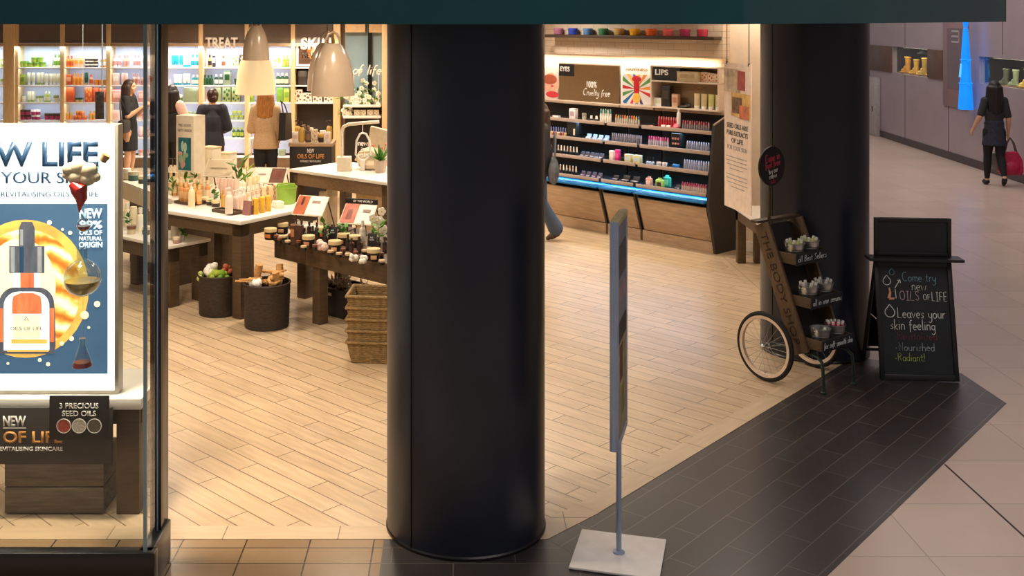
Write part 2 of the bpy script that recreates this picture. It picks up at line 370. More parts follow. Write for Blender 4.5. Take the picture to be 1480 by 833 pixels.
b = MB(); b.box(((rs(1051, .4)+1.0)/2, .44, 1.65), (1.0-rs(1051, .4), .04, 3.3)); b.box((rs(1080, .4), .415, 1.65), (.01, .012, 3.3)); struct(b.build('wall_panel_right', M_cream, loc=(R0.x, R0.y, 0), rz=RA, smooth=False))
b = MB(); b.box((.45, .41, .06), (1.2, .025, .12), bev=.004); struct(b.build('baseboard_right', M_white, loc=(R0.x, R0.y, 0), rz=RA, smooth=False))

# two round black columns with a cladding seam
def column(name, x, y, r, seam_deg):
    b = MB(); b.lathe([(r, 0), (r, 3.3)], 96, 0)
    a = R(seam_deg)
    b.box((r*math.cos(a), r*math.sin(a), 1.65), (.008, .006, 3.3), 1, rz=a)
    b.lathe([(r+.006, 0), (r+.006, .012), (r, .02)], 96, 1)
    return struct(b.build(name, [M_black, M_gloss_black], loc=(x, y, 0)))
column('column_front', .068, 5.94, .422, 228)
column('column_back', 2.96, 9.08, .425, 203)

# ---------------------------------------------------------------- window with lit poster
wn = struct(thing('window_1', (-1.45, 5.2, 0)))
b = MB(); b.box((-2.0, .02, .1), (4.1, .07, .2), bev=.006); b.box((.0, .18, .1), (.07, .34, .2), bev=.006); b.build('window_base', M_gloss_black, wn)
b = MB(); b.box((-.0075, .29, 1.4), (.055, .14, 2.8), bev=.004); b.box((.003, .217, 1.4), (.006, .004, 2.8), 1); b.build('window_post', [M_gloss_black, M_alu], wn)
b = MB(); b.box((-2.0, .01, 1.47), (4.0, .008, 2.54)); b.build('front_pane', M_glass, wn)
b = MB(); b.box((.0, .12, 1.47), (.008, .2, 2.54)); b.build('side_pane', M_glass, wn)
b = MB(); b.box((.003, .005, 1.47), (.016, .016, 2.54)); b.build('corner_seal', mat('blue_green_glass_edge', (120, 150, 158), .25), wn)

LY = 6.06                                              # front face of the lit poster
LK = FPX/LY
def lx(px): return (px-38)/LK
def lz(py): return CAMH-(py-PPY)/LK
LBX = (38-PPX)/LK
lb = thing('lightbox_poster', (LBX, LY+.05, lz(571)), label='tall backlit white poster case in the window printed with a gold dropper bottle', cat='lightbox')
ZB = lz(571)
b = MB(); hw = 265/LK/2
b.box((0, .004, 0.74), (2*hw, .09, 1.48), 0, bev=.006)
b.build('case', mat('silver_case', (170, 165, 155), .35, metal=.4), lb)
LE = 1.0
E_white = mat('backlit_white', (238, 247, 250), .5, var=.0, emit=1.1)
E_navy = mat('backlit_navy', (60, 92, 122), .5, var=.12, scale=3, emit=.8)
E_navy2 = mat('backlit_navy_ink', (38, 70, 104), .5, var=.03, emit=.45)
E_dark = mat('backlit_slate', (84, 88, 100), .5, var=.25, scale=9, stretch=(6, 1, 1), emit=.7)
E_red = mat('backlit_orange_red', (232, 116, 72), .5, var=.35, scale=7, stretch=(6, 1, 1), emit=.85)
E_amber = mat('backlit_amber', (242, 176, 84), .5, var=.3, scale=8, emit=.9)
E_pale = mat('backlit_pale_gold', (250, 232, 190), .5, var=.06, scale=12, emit=1.0)
E_grey = mat('backlit_grey', (150, 152, 155), .5, emit=.8)
# swirl of oil: gold noise bands
m = bpy.data.materials.new('backlit_oil_swirl'); m.use_nodes = True; nt = m.node_tree; pb = nt.nodes['Principled BSDF']
tc = nt.nodes.new('ShaderNodeTexCoord'); wv = nt.nodes.new('ShaderNodeTexWave'); wv.wave_type = 'RINGS'; wv.rings_direction = 'Y'
wv.inputs['Scale'].default_value = 2.6; wv.inputs['Distortion'].default_value = 5.5; wv.inputs['Detail'].default_value = 3; wv.inputs['Detail Scale'].default_value = 2.2
nt.links.new(tc.outputs['Object'], wv.inputs['Vector']); rp = nt.nodes.new('ShaderNodeValToRGB')
for i, (p, c) in enumerate([(0, (196, 108, 34)), (.35, (240, 170, 70)), (.65, (252, 214, 130)), (1, (255, 246, 214))]):
    el = rp.color_ramp.elements[i] if i < 2 else rp.color_ramp.elements.new(p)
    el.position = p; el.color = L3(c)+(1,)
nt.links.new(wv.outputs['Fac'], rp.inputs[0]); nt.links.new(rp.outputs[0], pb.inputs['Base Color']); nt.links.new(rp.outputs[0], pb.inputs['Emission Color'])
pb.inputs['Emission Strength'].default_value = .9; pb.inputs['Roughness'].default_value = .5
E_oil = m
pr = MB()
def flat(pts, lay, mi):                                 # a printed patch of the poster: outline in pixels of the photograph
    pr.prism([(lx(x), lz(y)-ZB) for x, y in pts], lay*.0006, lay*.0006+.0005, mi, Matrix.Translation((0, -.042, 0)) @ Matrix.Rotation(PI/2, 4, 'X'))
def rect(x0, y0, x1, y1, lay, mi): flat([(x0, y1), (x1, y1), (x1, y0), (x0, y0)], lay, mi)
def disc(cx, cy, rx, ry, lay, mi, n=40, a0=0, a1=360):
    flat([(cx+rx*math.cos(R(a0+(a1-a0)*i/n)), cy-ry*math.sin(R(a0+(a1-a0)*i/n))) for i in range(n)], lay, mi)
rect(-89, 180, 165, 565, 1, 0)
rect(-79, 295, 155, 541, 2, 1)
disc(36, 418, 92, 100, 3, 4); disc(36, 420, 80, 88, 4, 3); disc(28, 415, 52, 70, 5, 7)
bot = [(-2, 512), (78, 512)]+[(80, 500), (79, 450)]+[(78-22*(1-math.cos(R(a))), 440-24*math.sin(R(a))) for a in range(0, 91, 15)]+[(56, 414), (22, 414)]+[(20-22*math.sin(R(a)), 440-24*math.cos(R(a))) for a in range(0, 91, 15)]+[(-3, 450), (-4, 500)]
flat(bot, 6, 2)
inn = [(5, 507), (71, 507), (71, 446)]+[(50+21*math.cos(R(a)), 442-20*math.sin(R(a))) for a in range(10, 91, 20)]+[(26-21*math.sin(R(a)), 442-20*math.cos(R(a))) for a in range(0, 81, 20)]+[(5, 446)]
flat(inn, 7, 0)
flat([(17, 454), (60, 454)]+[(60-4*(1-math.cos(R(a))), 446-20*math.sin(R(a))) for a in range(0, 61, 15)]+[(48, 424), (29, 424)]+[(17+4*(1-math.cos(R(a))), 446-20*math.sin(R(a))) for a in range(60, -1, -15)], 8, 5)
rect(18, 455, 58, 491, 8, 7); rect(-2, 446, 4, 495, 8, 5); rect(72, 446, 78, 495, 8, 5); rect(16, 491, 68, 497, 8, 6); rect(10, 506, 70, 509, 8, 6)
rect(19, 395, 57, 416, 8, 0); rect(29, 395, 49, 416, 9, 5)
rect(13, 356, 64, 395, 8, 2); rect(15, 357, 21, 394, 9, 8); rect(54, 357, 60, 394, 9, 8); rect(28, 357, 34, 394, 9, 10)
flat([(27, 356), (50, 356), (50, 330), (46, 321), (31, 321), (27, 330)], 8, 2); rect(29, 332, 33, 355, 9, 8)
for (x, y, r) in [(71, 322, 3.5), (101, 337, 3), (90, 332, 2), (122, 456, 6), (140, 440, 4.5), (103, 490, 3.5), (89, 497, 3), (57, 521, 2.8), (69, 527, 3), (128, 474, 2), (142, 405, 2), (11, 526, 2)]:
    disc(x, y, r, r, 6, 7, 12)
pr.build('poster_print', [E_white, E_navy, E_dark, E_oil, E_amber, E_red, E_amber, E_pale, E_grey, E_navy2, E_navy2], lb, smooth=False)
def ltext(s, cx, cy, wpx, hpx, m, lay=11, bold=0.0):
    return text(s, wpx/LK, hpx/LK, m, lb, (lx(cx), -.042-lay*.0006, lz(cy)-ZB), (PI/2, 0, 0), 'lettering', .0006, bold)
ltext('NEW LIFE', 38, 223, 208, 36, E_navy2, bold=.03)
ltext('FOR YOUR SKIN', 41, 257, 190, 17, E_navy2, bold=.012)
ltext('INTENSELY REVITALISING OILS OF LIFE', 41, 281, 203, 7.5, E_navy2, bold=.012)
ltext('NEW', 131, 309, 33, 14, E_white, bold=.03)
ltext('99%', 131, 325, 33, 12, E_white, bold=.03)
ltext('OILS OF', 131, 336.5, 33, 7, E_white, bold=.02)
ltext('NATURAL', 131, 345, 33, 6, E_white, bold=.02)
ltext('ORIGIN', 131, 354, 34, 8, E_white, bold=.02)
ltext('OILS OF LIFE', 38, 475, 46, 5, E_navy2, 12)
ltext('INTENSELY REVITALISING', 38, 482, 44, 2.4, E_grey, 12)
ltext('A', 38, 461, 9, 7, E_grey, 12)

# table under the poster case
tb = thing('display_table', (-1.69, 6.0, 0), label='white topped dark wood table carrying the lit poster case in the window', cat='table')
b = MB(); b.box((-1.2, .265, .614), (2.4, .53, .06), bev=.005); b.build('table_top', M_white, tb)
b = MB(); b.box((-1.2, .07, .54), (2.36, .04, .10)); b.box((-.04, .27, .54), (.05, .40, .10)); b.box((-1.2, .48, .54), (2.36, .04, .10)); b.build('apron', M_wood_dkx, tb)
for lxx, lyy in ((-.085, .1), (-.085, .44), (-2.3, .1), (-2.3, .44)):
    b = MB(); b.box((lxx, lyy, .293), (.125, .125, .586), bev=.004); b.build('leg', M_wood_dk, tb)
PK = FPX/5.95
def wx(px): return (px-PPX)/PK
def wz(py): return CAMH-(py-PPY)/PK
pn = thing('counter_banner', (wx(38), 5.95, wz(672)), label='dark grey front panel lettered OF LIFE across the window table', cat='sign')
b = MB(); b.box((0, .012, (wz(590)-wz(672))/2), ((162+86)/PK, .02, wz(590)-wz(672)), bev=.002); b.build('panel', mat('charcoal_panel', (58, 54, 52), .55), pn)
E_or = mat('orange_print', (226, 160, 84), .5)
text('NEW', 33/PK, 15/PK, M_print, pn, ((21-38)/PK, 0, wz(609)-wz(672)), (PI/2, 0, 0), bold=.03)
b = MB(); b.box(((21-38)/PK, .001, wz(619)-wz(672)), (33/PK, .003, .006)); b.build('underline', M_print, pn)
text('OILS OF LIFE', 146/PK, 17/PK, E_or, pn, ((17-38)/PK, 0, wz(632)-wz(672)), (PI/2, 0, 0), bold=.02)
text('INTENSELY REVITALISING SKINCARE', 141/PK, 6/PK, M_print, pn, (-18/PK, 0, wz(649)-wz(672)), (PI/2, 0, 0), bold=.02)
sg = thing('seed_oil_sign', (wx(117), 5.92, wz(633)), label='small black hanging sign reading 3 PRECIOUS SEED OILS with three round seed pictures', cat='sign')
b = MB(); b.box((0, .006, (wz(570)-wz(633))/2), (86/PK, .008, wz(570)-wz(633)), bev=.001); b.build('board', M_blackprint, sg)
text('3 PRECIOUS', 56/PK, 8/PK, M_print, sg, (0, 0, wz(584)-wz(633)), (PI/2, 0, 0), bold=.01)
text('SEED OILS', 49/PK, 8/PK, M_print, sg, (0, 0, wz(595)-wz(633)), (PI/2, 0, 0), bold=.01)
for dx, c in ((-22, (170, 70, 52)), (0, (190, 180, 165)), (22, (96, 84, 70))):
    b = MB(); b.lathe([(0, 0), (9.5/PK, 0), (9.5/PK, .003), (0, .003)], 24, 0, Matrix.Rotation(PI/2, 4, 'X')); b.lathe([(9.5/PK, 0), (10.5/PK, 0), (10.5/PK, .004), (9.5/PK, .004)], 24, 1, Matrix.Rotation(PI/2, 4, 'X'), closed=True)
    b.build('seed_picture', [mat('seeds_%d' % c[0], c, .7, var=.5, scale=180), M_print], sg, (dx/PK, .002, wz(613)-wz(633)))

cr = thing('wooden_crate', (-2.175, 6.03, 0), label='weathered grey wooden crate standing on the floor under the window table', cat='crate')
for i, (z0, z1) in enumerate(((.01, .15), (.155, .325))):
    b = MB(); b.box((0, .012, (z0+z1)/2), (.54, .02, z1-z0), bev=.004); b.box((0, .26, (z0+z1)/2), (.54, .02, z1-z0), bev=.004)
    b.box((.26, .136, (z0+z1)/2), (.018, .226, z1-z0), bev=.004); b.box((-.26, .136, (z0+z1)/2), (.018, .226, z1-z0), bev=.004); b.build('slats', M_wood_gr, cr)
b = MB(); b.box((0, .136, .008), (.52, .24, .012)); b.build('bottom', M_wood_gr, cr)
for sx in (-1, 1):
    for sy in (.03, .243):
        b = MB(); b.box((sx*.244, sy, .165), (.02, .02, .32)); b.build('corner_post', M_wood_gr, cr)

# glassware hung on threads in front of the poster
HY = 5.66; HK = FPX/HY
def hx(px): return (px-PPX)/HK
def hz(py): return CAMH-(py-PPY)/HK
M_clay = mat('cream_clay', (206, 190, 160), .8, var=.15, scale=40, bump=.3)
M_redoil = mat('red_oil', (170, 40, 36), .2); M_amberoil = mat('amber_oil', (196, 140, 50), .15); M_cork = mat('cork', (168, 132, 90), .8)
M_thread = mat('clear_thread', (200, 205, 208), .3)
hm = thing('hanging_glassware', (hx(120), HY, hz(515)), label='hanging strand of a corked tube with clay and three flasks before the poster', cat='hanging display')
ZH = hz(515)
b = MB(); b.tube([(0, 0, 3.3-ZH), (0, 0, hz(250)-ZH)], .0008, 4); b.tube([(0, 0, hz(295)-ZH), (0, 0, hz(318)-ZH)], .0008, 4); b.tube([(0, 0, hz(331)-ZH), (0, 0, hz(375)-ZH)], .0008, 4); b.tube([(0, 0, hz(428)-ZH), (0, 0, hz(500)-ZH)], .0008, 4); b.build('thread', M_thread, hm)
zt = hz(250)-ZH
d = Vector((-.13, 0, -.20)); st_ = Vector((.1, 0, .06+zt))
b = MB(); b.tube([st_+d*t for t in (0, .5, .85, 1.0)], [.022, .024, .02, .006], 14); o = b.build('test_tube', M_glassware, hm)
b = MB(); b.tube([st_+d*.0, st_-d*.16], [.018, .024], 12); b.build('cork', M_cork, o)
b = MB()
for (x, z, r) in ((-.06, .02, .045), (-.02, .03, .05), (.03, .015, .05), (.06, -.02, .035), (-.03, -.02, .05), (.02, -.03, .045), (-.075, -.01, .03)): b.ell((x, -.01, z+zt), (r, r*.7, r*.8))
b.build('clay', M_clay, o)
b = MB(); b.tube([(-.05, -.02, zt-.05), (-.01, -.025, zt-.08), (.0, -.025, zt-.13), (-.01, -.02, zt-.17), (-.012, -.02, zt-.2)], [.022, .045, .03, .012, .003], 12); b.build('oil', M_redoil, o)
def flask(px, py, r, oil, kind):
    z0 = hz(py)-ZH; x0 = hx(px)-hx(120)
    b = MB(); T = Matrix.Translation((x0, 0, z0))
    if kind == 'round': prof = [(r*math.cos(R(a)), r*math.sin(R(a))) for a in range(-90, 66, 12)]+[(r*.3, r*1.0), (r*.3, r*1.6), (r*.36, r*1.64)]; prof[0] = (0, -r)
    else: prof = [(0, -r), (r*.95, -r), (r, -r*.9), (r*.3, r*1.1), (r*.3, r*1.7), (r*.36, r*1.75)]
    b.lathe(prof, 24, 0, T); o = b.build('flask', M_glassware, hm)
    b = MB()
    if kind == 'round': pr2 = [(0, -r*.95)]+[(r*.95*math.cos(R(a)), r*.95*math.sin(R(a))) for a in range(-80, -4, 12)]+[(0, -r*.1)]
    else: pr2 = [(0, -r*.97), (r*.9, -r*.97), (r*.78, -r*.55), (0, -r*.55)]
    b.lathe(pr2, 24, 0, T); b.build('oil', oil, o)
flask(121, 325, .036, M_redoil, 'round'); flask(119, 402, .094, M_amberoil, 'round'); flask(119, 515, .052, M_redoil, 'cone')

# ---------------------------------------------------------------- sign stand in the entrance
st = thing('poster_stand', (.835, 5.58, 0), R(-15.4), 'tall slim poster stand on a square steel plate at the shop entrance', 'poster stand')
b = MB(); b.box((0, 0, .008), (.44, .42, .012), bev=.003); b.build('base_plate', M_plate, st)
b = MB(); b.lathe([(.0135, .014), (.0135, .75)], 16); b.lathe([(.03, .014), (.03, .02), (.018, .028)], 16); b.build('pole', M_alu, st)
fz0, fz1, fl = .594, 1.714, .40
fr_ = MB(); ft = .042
fr_.box((0, -fl/2+.012, (fz0+fz1)/2), (ft, .024, fz1-fz0), bev=.004); fr_.box((0, fl/2-.012, (fz0+fz1)/2), (ft, .024, fz1-fz0), bev=.004)
fr_.box((0, 0, fz0+.012), (ft, fl-.04, .024)); fr_.box((0, 0, fz1-.012), (ft, fl-.04, .024), 1)
fr_.box((.0, -fl/2, (fz0+fz1)/2), (.016, .006, fz1-fz0-.02)); fr_.build('frame', [M_alu, mat('frame_top_brushed', (190, 180, 120), .5, var=.3, scale=60)], st)
for sx in (-1, 1):
    b = MB(); b.box((sx*.012, 0, (fz0+fz1)/2), (.006, fl-.044, fz1-fz0-.044), 0)
    f = .0155*sx
    for (y0, y1, z0, z1, mi) in ((-.15, .17, 1.42, 1.58, 1), (-.15, .17, 1.30, 1.38, 2), (-.17, .17, .63, 1.16, 3), (-.1, .02, .9, 1.08, 4), (-.02, .08, .72, .86, 5), (-.17, .17, 1.10, 1.2, 6)):
        b.box((f+.0003*mi*sx, (y0+y1)/2, (z0+z1)/2), (.001, y1-y0, z1-z0), mi)
    b.build('poster', [mat('poster_grey_blue', (126, 132, 142), .5), mat('poster_dark_photo', (78, 76, 82), .5, var=.4), mat('poster_pink_grey', (150, 128, 132), .5, var=.3), mat('poster_olive', (150, 138, 104), .5, var=.3), mat('poster_maroon', (92, 38, 42), .5, var=.3), mat('poster_khaki', (112, 110, 60), .5, var=.4), mat('poster_near_black', (40, 38, 40), .5)], st)
# ---------------------------------------------------------------- hand cart with bicycle wheels
ct = thing('display_cart', (2.56, 8.43, 0), math.atan2(.58, .81), 'wooden hand cart with two bicycle wheels and three stepped trays beside the black column', 'cart')
M_rim = mat('rim_cream', (230, 206, 184), .4, metal=.1); M_steel = mat('spoke_steel', (180, 178, 172), .3, metal=1)
M_green_metal = mat('dark_green_metal', (40, 58, 52), .4, metal=.3)
WR = .258
def wheel_parts(x):
    wl = MB(); n = 48
    wl.tube([(x, (WR-.019)*math.cos(2*PI*i/n), WR+(WR-.019)*math.sin(2*PI*i/n)) for i in range(n)], .019, 8, loop=True)
    wo = wl.build('wheel', M_rubber, ct)
    b = MB(); n = 48; r = WR-.042
    Mx = Matrix.Translation((x, 0, WR)) @ Matrix.Rotation(PI/2, 4, 'Y')
    b.lathe([(r-.012, -.013), (r+.012, -.016), (r+.012, .016), (r-.012, .013)], 48, 0, Mx, closed=True); b.build('rim', M_rim, wo)
    b = MB()
    for i in range(20):
        a = 2*PI*i/20; a2 = a+(.35 if i % 2 else -.35); sx = .025 if i % 4 < 2 else -.025
        b.tube([(x+sx, .022*math.cos(a2), WR+.022*math.sin(a2)), (x, r*math.cos(a), WR+r*math.sin(a))], .0016, 4)
    b.build('spokes', M_steel, wo)
    b = MB(); b.lathe([(.012, -.045), (.022, -.03), (.014, -.02), (.014, .02), (.022, .03), (.012, .045)], 14, 0, Mx); b.build('hub', M_steel, wo)
wheel_parts(-.285); wheel_parts(.285)
b = MB(); b.tube([(-.31, 0, WR), (.31, 0, WR)], .009, 8); b.build('axle', M_steel, ct)
PT, PB = Vector((0, .10, 1.15)), Vector((0, -.26, .25)); pd = (PB-PT).normalized(); plen = (PB-PT).length
tilt = math.atan2(pd.y, pd.z)   # rotation about x that takes -z to the plank direction
for sx in (-1, 1):
    b = MB(); mid = (PT+PB)/2; b.box((sx*.2, mid.y, mid.z), (.025, .14, plen), bev=.004, rot=(-math.atan2(PT.y-PB.y, PT.z-PB.z), 0, 0))
    po = b.build('side_plank', mat('cart_plank', (98, 76, 52), .55, var=.25, scale=5, stretch=(8, 8, 1), bump=.1), ct)
    if sx == -1:
        X = pd; N = Vector((-1, 0, 0)); Y = N.cross(X)
        Mr = Matrix((X, Y, N)).transposed().to_4x4(); 
        t = text('THE BODY SHOP', plen*.86, .058, mat('burnt_lettering', (44, 32, 22), .7), po, (0, 0, 0), (0, 0, 0), depth=.0015, bold=-.004)
        t.location = Vector((-.2135, mid.y, mid.z)); t.rotation_euler = Mr.to_euler()
b = MB(); b.box((0, .13, 1.165), (.5, .075, .022), bev=.005); b.build('handle_board', M_wood_dkx, ct)
b = MB()
mid = (PT+PB)/2
b.box((0, mid.y+.05, mid.z), (.37, .014, plen*.94), rot=(-math.atan2(PT.y-PB.y, PT.z-PB.z), 0, 0)); b.build('back_board', mat('cart_back_dark', (46, 42, 40), .6), ct)
chalk_lines = ['all Best Sellers', 'all in one serums', 'for soft smooth skin']
TR = [(-.03, -.20, .885, .965), (-.145, -.33, .59, .665), (-.262, -.425, .30, .375)]
for i, (y1, y0, z0, z1) in enumerate(TR):
    b = MB(); b.box((0, (y0+y1)/2, z0+.006), (.37, y1-y0, .012)); b.box((-.181, (y0+y1)/2, (z0+z1)/2), (.014, y1-y0, z1-z0), bev=.003); b.box((.181, (y0+y1)/2, (z0+z1)/2), (.014, y1-y0, z1-z0), bev=.003)
    b.box((0, y0+.007, (z0+z1)/2), (.35, .012, z1-z0)); tr = b.build('tray', M_wood_dkx, ct)
    b = MB(); b.box((0, y0-.004, (z0+z1)/2), (.375, .008, z1-z0+.01), 0, bev=.002)
    strokes(b, chalk_lines[i], .045, 0, (z0+z1)/2+.004, .0021, 1, width=.34, off=y0-.0095, slant=.1)
    b.build('chalk_label', [M_slate, M_chalk_w], tr)
for sx in (-1, 1):
    b = MB(); b.tube([(sx*.17, .02, .258), (sx*.17, -.30, .258), (sx*.172, -.38, .25), (sx*.178, -.42, .22), (sx*.18, -.43, .16), (sx*.18, -.435, .015)], .012, 8)
    b.lathe([(.02, 0), (.02, .012), (.012, .02)], 10, 0, Matrix.Translation((sx*.18, -.435, 0))); b.build('leg', M_green_metal, ct)
b = MB(); b.tube([(-.17, -.28, .258), (.17, -.28, .258)], .01, 8); b.build('cross_tube', M_green_metal, ct)
# round chalk sign on a post, stuck in the cart
b = MB(); b.box((-.13, .085, 1.30), (.022, .016, .46), bev=.003); rp_ = b.build('sign_post', M_wood_dk, ct)
b = MB(); Mx = Matrix.Translation((-.13, .07, 1.585)) @ Matrix.Rotation(PI/2, 4, 'X'); b.lathe([(0, 0), (.15, 0), (.15, .012), (.142, .014), (0, .014)], 40, 0, Mx)
M_pink = mat('pink_chalk', (214, 84, 104), .9)
strokes(b, 'Come in', .06, -.13, 1.655, .0042, 1, width=.17, off=.055, slant=.1, rz=.16); strokes(b, 'feel free', .05, -.125, 1.605, .0042, 1, width=.18, off=.055, slant=.1, rz=.16)
strokes(b, 'try our', .042, -.12, 1.555, .004, 2, width=.11, off=.055, rz=.16); strokes(b, 'new', .042, -.12, 1.515, .004, 2, width=.09, off=.055, rz=.16); strokes(b, 'oils', .035, -.12, 1.475, .003, 1, width=.06, off=.055, rz=.16)
b.build('round_sign', [M_slate if False else mat('round_board_black', (22, 22, 22), .5), M_pink, M_chalk_w], rp_)

def cart_pt(x, y, z):
    return ct.matrix_basis @ Vector((x, y, z))
def bucket(i, x, y, z, what):
    lvl = ['top', 'middle', 'lowest'][i//2]; side = ['wheel side', 'column side'][i % 2]
    o = thing('bucket', cart_pt(x, y, z), ct.rotation_euler.z, f'small galvanised bucket {what} on the {lvl} cart tray, {side}', 'bucket', 'buckets on the hand cart')
    b = MB(); b.lathe([(0, .002), (.052, .002), (.055, 0), (.074, .125), (.079, .128), (.079, .133), (.071, .131), (.053, .006), (0, .006)], 24)
    b.lathe([(.0655, .07), (.0675, .074), (.0665, .078)], 24); b.build('shell', M_zinc, o)
    for s in (-1, 1):
        b = MB(); b.tube([(s*.072, 0, .105), (s*.098, 0, .118), (s*.104, 0, .135), (s*.092, 0, .14), (s*.076, 0, .125)], .004, 6); b.build('ear', M_zinc, o)
    return o
rnd = random.Random(3)
M_lotion = mat('pale_green_tube', (214, 222, 150), .4, var=.1); M_whitecap = mat('white_cap_plastic', (236, 236, 228), .35); M_redwrap = mat('red_pink_tube', (206, 48, 84), .4, var=.25)
M_greyt = mat('silver_tube', (196, 192, 184), .35, var=.15)
whats = ['of pale green tubes', 'of white and green tubes', 'of silver tubes', 'of white capped tubes', 'nearly empty', 'heaped with red tubes']
for i in range(6):
    y1, y0, z0, z1 = TR[i//2]; x = (-.088, .088)[i % 2]; y = (y0+y1)/2+.002
    bucket(i, x, y, z0+.013, whats[i])
    n = [5, 5, 6, 6, 3, 9][i]; mm = [M_lotion, M_lotion, M_greyt, M_greyt, M_greyt, M_redwrap][i]
    for k in range(n):
        a = 2*PI*k/n; rr = .028 if n < 9 or k > 2 else .01
        p0 = Vector((x+rr*.7*math.cos(a), y+rr*.7*math.sin(a), z0+.05)); p1 = p0+Vector((.034*math.cos(a), .034*math.sin(a), .105 if n > 3 else .075))
        b = MB(); d = p1-p0; b.tube([p0-p0, d*.7, d*.95], [.012, .014, .015], 8, 0); b.tube([d*.9, d*1.12], [.011, .011], 8, 1)
        o = b.build('cosmetic_tube', [mm, M_whitecap], None, cart_pt(*p0), ct.rotation_euler.z)
        tag(o, f'{ORD[k]} {["pale green", "green and white", "silver", "white capped", "grey", "red"][i]} tube clockwise in the {["top", "middle", "lowest"][i//2]} tray bucket, {["wheel side", "column side"][i%2]}', 'tube', 'tubes in the cart buckets')

# ---------------------------------------------------------------- chalkboard A-frame
ab = thing('chalkboard_stand', (3.475, 8.235, 0), R(-5), 'black A-frame chalkboard with a ledge and chalk writing standing right of the black column', 'chalkboard')
PL = .89; AT = R(11.5)
def inpanel(o): o.rotation_euler = (-AT, 0, 0); o.location = (0, 0, 0.0); return o
M_frame = mat('black_painted_wood', (26, 26, 27), .42, var=.15)
b = MB()
for sx in (-1, 1): b.box((sx*.268, .012, PL/2+.005), (.034, .026, PL-.01), bev=.004)
b.box((0, .012, .03), (.51, .026, .044), bev=.004); b.box((0, .012, PL-.025), (.51, .026, .05), bev=.004)
inpanel(b.build('front_frame', M_frame, ab))
b = MB(); b.box((0, .016, PL/2), (.51, .01, PL-.06)); inpanel(b.build('slate', M_slate, ab))
ch = MB()
def cxy(px, py):
    v = (552-py)/175*PL; return (px-(1331.5-10.5*v/PL))/195, v
def cs(s, px, py, hpx, wpx, mi, th=.0024, **k):
    u, v = cxy(px, py); strokes(ch, s, hpx/197, u, v, th, mi, width=wpx/195, off=.0085, **k)
cs('Come try', 1331, 402, 13, 49, 1); cs('new', 1331, 414.5, 14, 22, 0)
cs('OILS', 1317.5, 429.5, 13, 29, 2, .0028); cs('OF', 1342, 431, 8, 11, 0); cs('LIFE', 1360, 430, 13, 23, 0, .0028)
cs('Leaves your', 1334, 454, 15, 69, 0, .0028); cs('skin feeling', 1322, 471, 15, 65, 0, .0028)
cs('-Revitalised', 1326, 487, 11, 62, 3, .0022); cs('-Nourished', 1325, 502.5, 11.5, 57, 4); cs('-Radiant!', 1318, 517.5, 11, 44, 5)
def drop(px, py, rpx, mi, th=.0028):
    u, v = cxy(px, py); r = rpx/195
    pts = [(u, .0085, v+r*1.6)]+[(u+r*math.cos(R(a)), .0085, v+r*math.sin(R(a))) for a in range(30, -211, -20)]+[(u, .0085, v+r*1.6)]
    ch.tube(pts, th, 4, mi)
drop(1291.5, 396, 3.6, 1, .002); drop(1284.5, 409, 5.5, 0); drop(1289, 454, 7, 0, .0034)
u, v = cxy(1299.5, 413); ch.tube([(u-.02, .0085, v-.03), (u+.02, .0085, v+.03)], .003, 4, 0); ch.tube([(u, .0085, v+.025), (u+.022, .0085, v+.034), (u+.024, .0085, v+.008)], .003, 4, 0)
u, v = cxy(1291, 428); ch.tube([(u-.014, .0085, v+.05), (u-.008, .0085, v+.015), (u-.02, .0085, v-.03)], [.006, .009, .014], 6, 6); ch.tube([(u-.02, .0085, v-.035), (u+.02, .0085, v-.03)], .009, 6, 6); ch.tube([(u+.03, .0085, v+.04), (u+.034, .0085, v-.03)], .003, 4, 0)
inpanel(ch.build('chalk_writing', [M_chalk_w, mat('blue_chalk', (140, 176, 190), .9), mat('lilac_chalk', (206, 170, 186), .9), mat('maroon_chalk', (128, 62, 84), .9), mat('grey_blue_chalk', (160, 170, 182), .9), mat('lime_chalk', (164, 184, 96), .9), mat('peach_chalk', (216, 160, 130), .9)], ab))
ty, tz = PL*math.sin(AT), PL*math.cos(AT)
b = MB(); b.box((0, ty-.035, tz+.016), (.69, .15, .022), bev=.004); b.build('ledge', M_frame, ab)
hs = MB(); hs.box((0, ty+.01, tz+.172), (.55, .02, .29), 1)
for sx in (-1, 1): hs.box((sx*.268, ty+.006, tz+.172), (.03, .032, .29), bev=.004)
for z in (.042, .302): hs.box((0, ty+.006, tz+z), (.51, .032, .03), bev=.004)
hs.build('header_board', [M_frame, M_slate], ab)
b = MB()
for sx in (-1, 1): b.tube([(sx*.265, ty+.03, tz-.03), (sx*.275, ty+.33, .0)], .016, 6)
b.tube([(-.26, ty+.29, .1), (.26, ty+.29, .1)], .012, 6); b.tube([(-.27, ty+.12, .6), (.27, ty+.12, .6)], .012, 6); b.box((0, ty+.195, .42), (.5, .008, .62), rot=(R(18.5), 0, 0)); b.build('rear_frame', M_frame, ab)
b = MB(); b.tube([(-.27, .12, .42), (-.27, .3, .42)], .004, 5); b.build('stay_cord', M_chalk_w, ab)

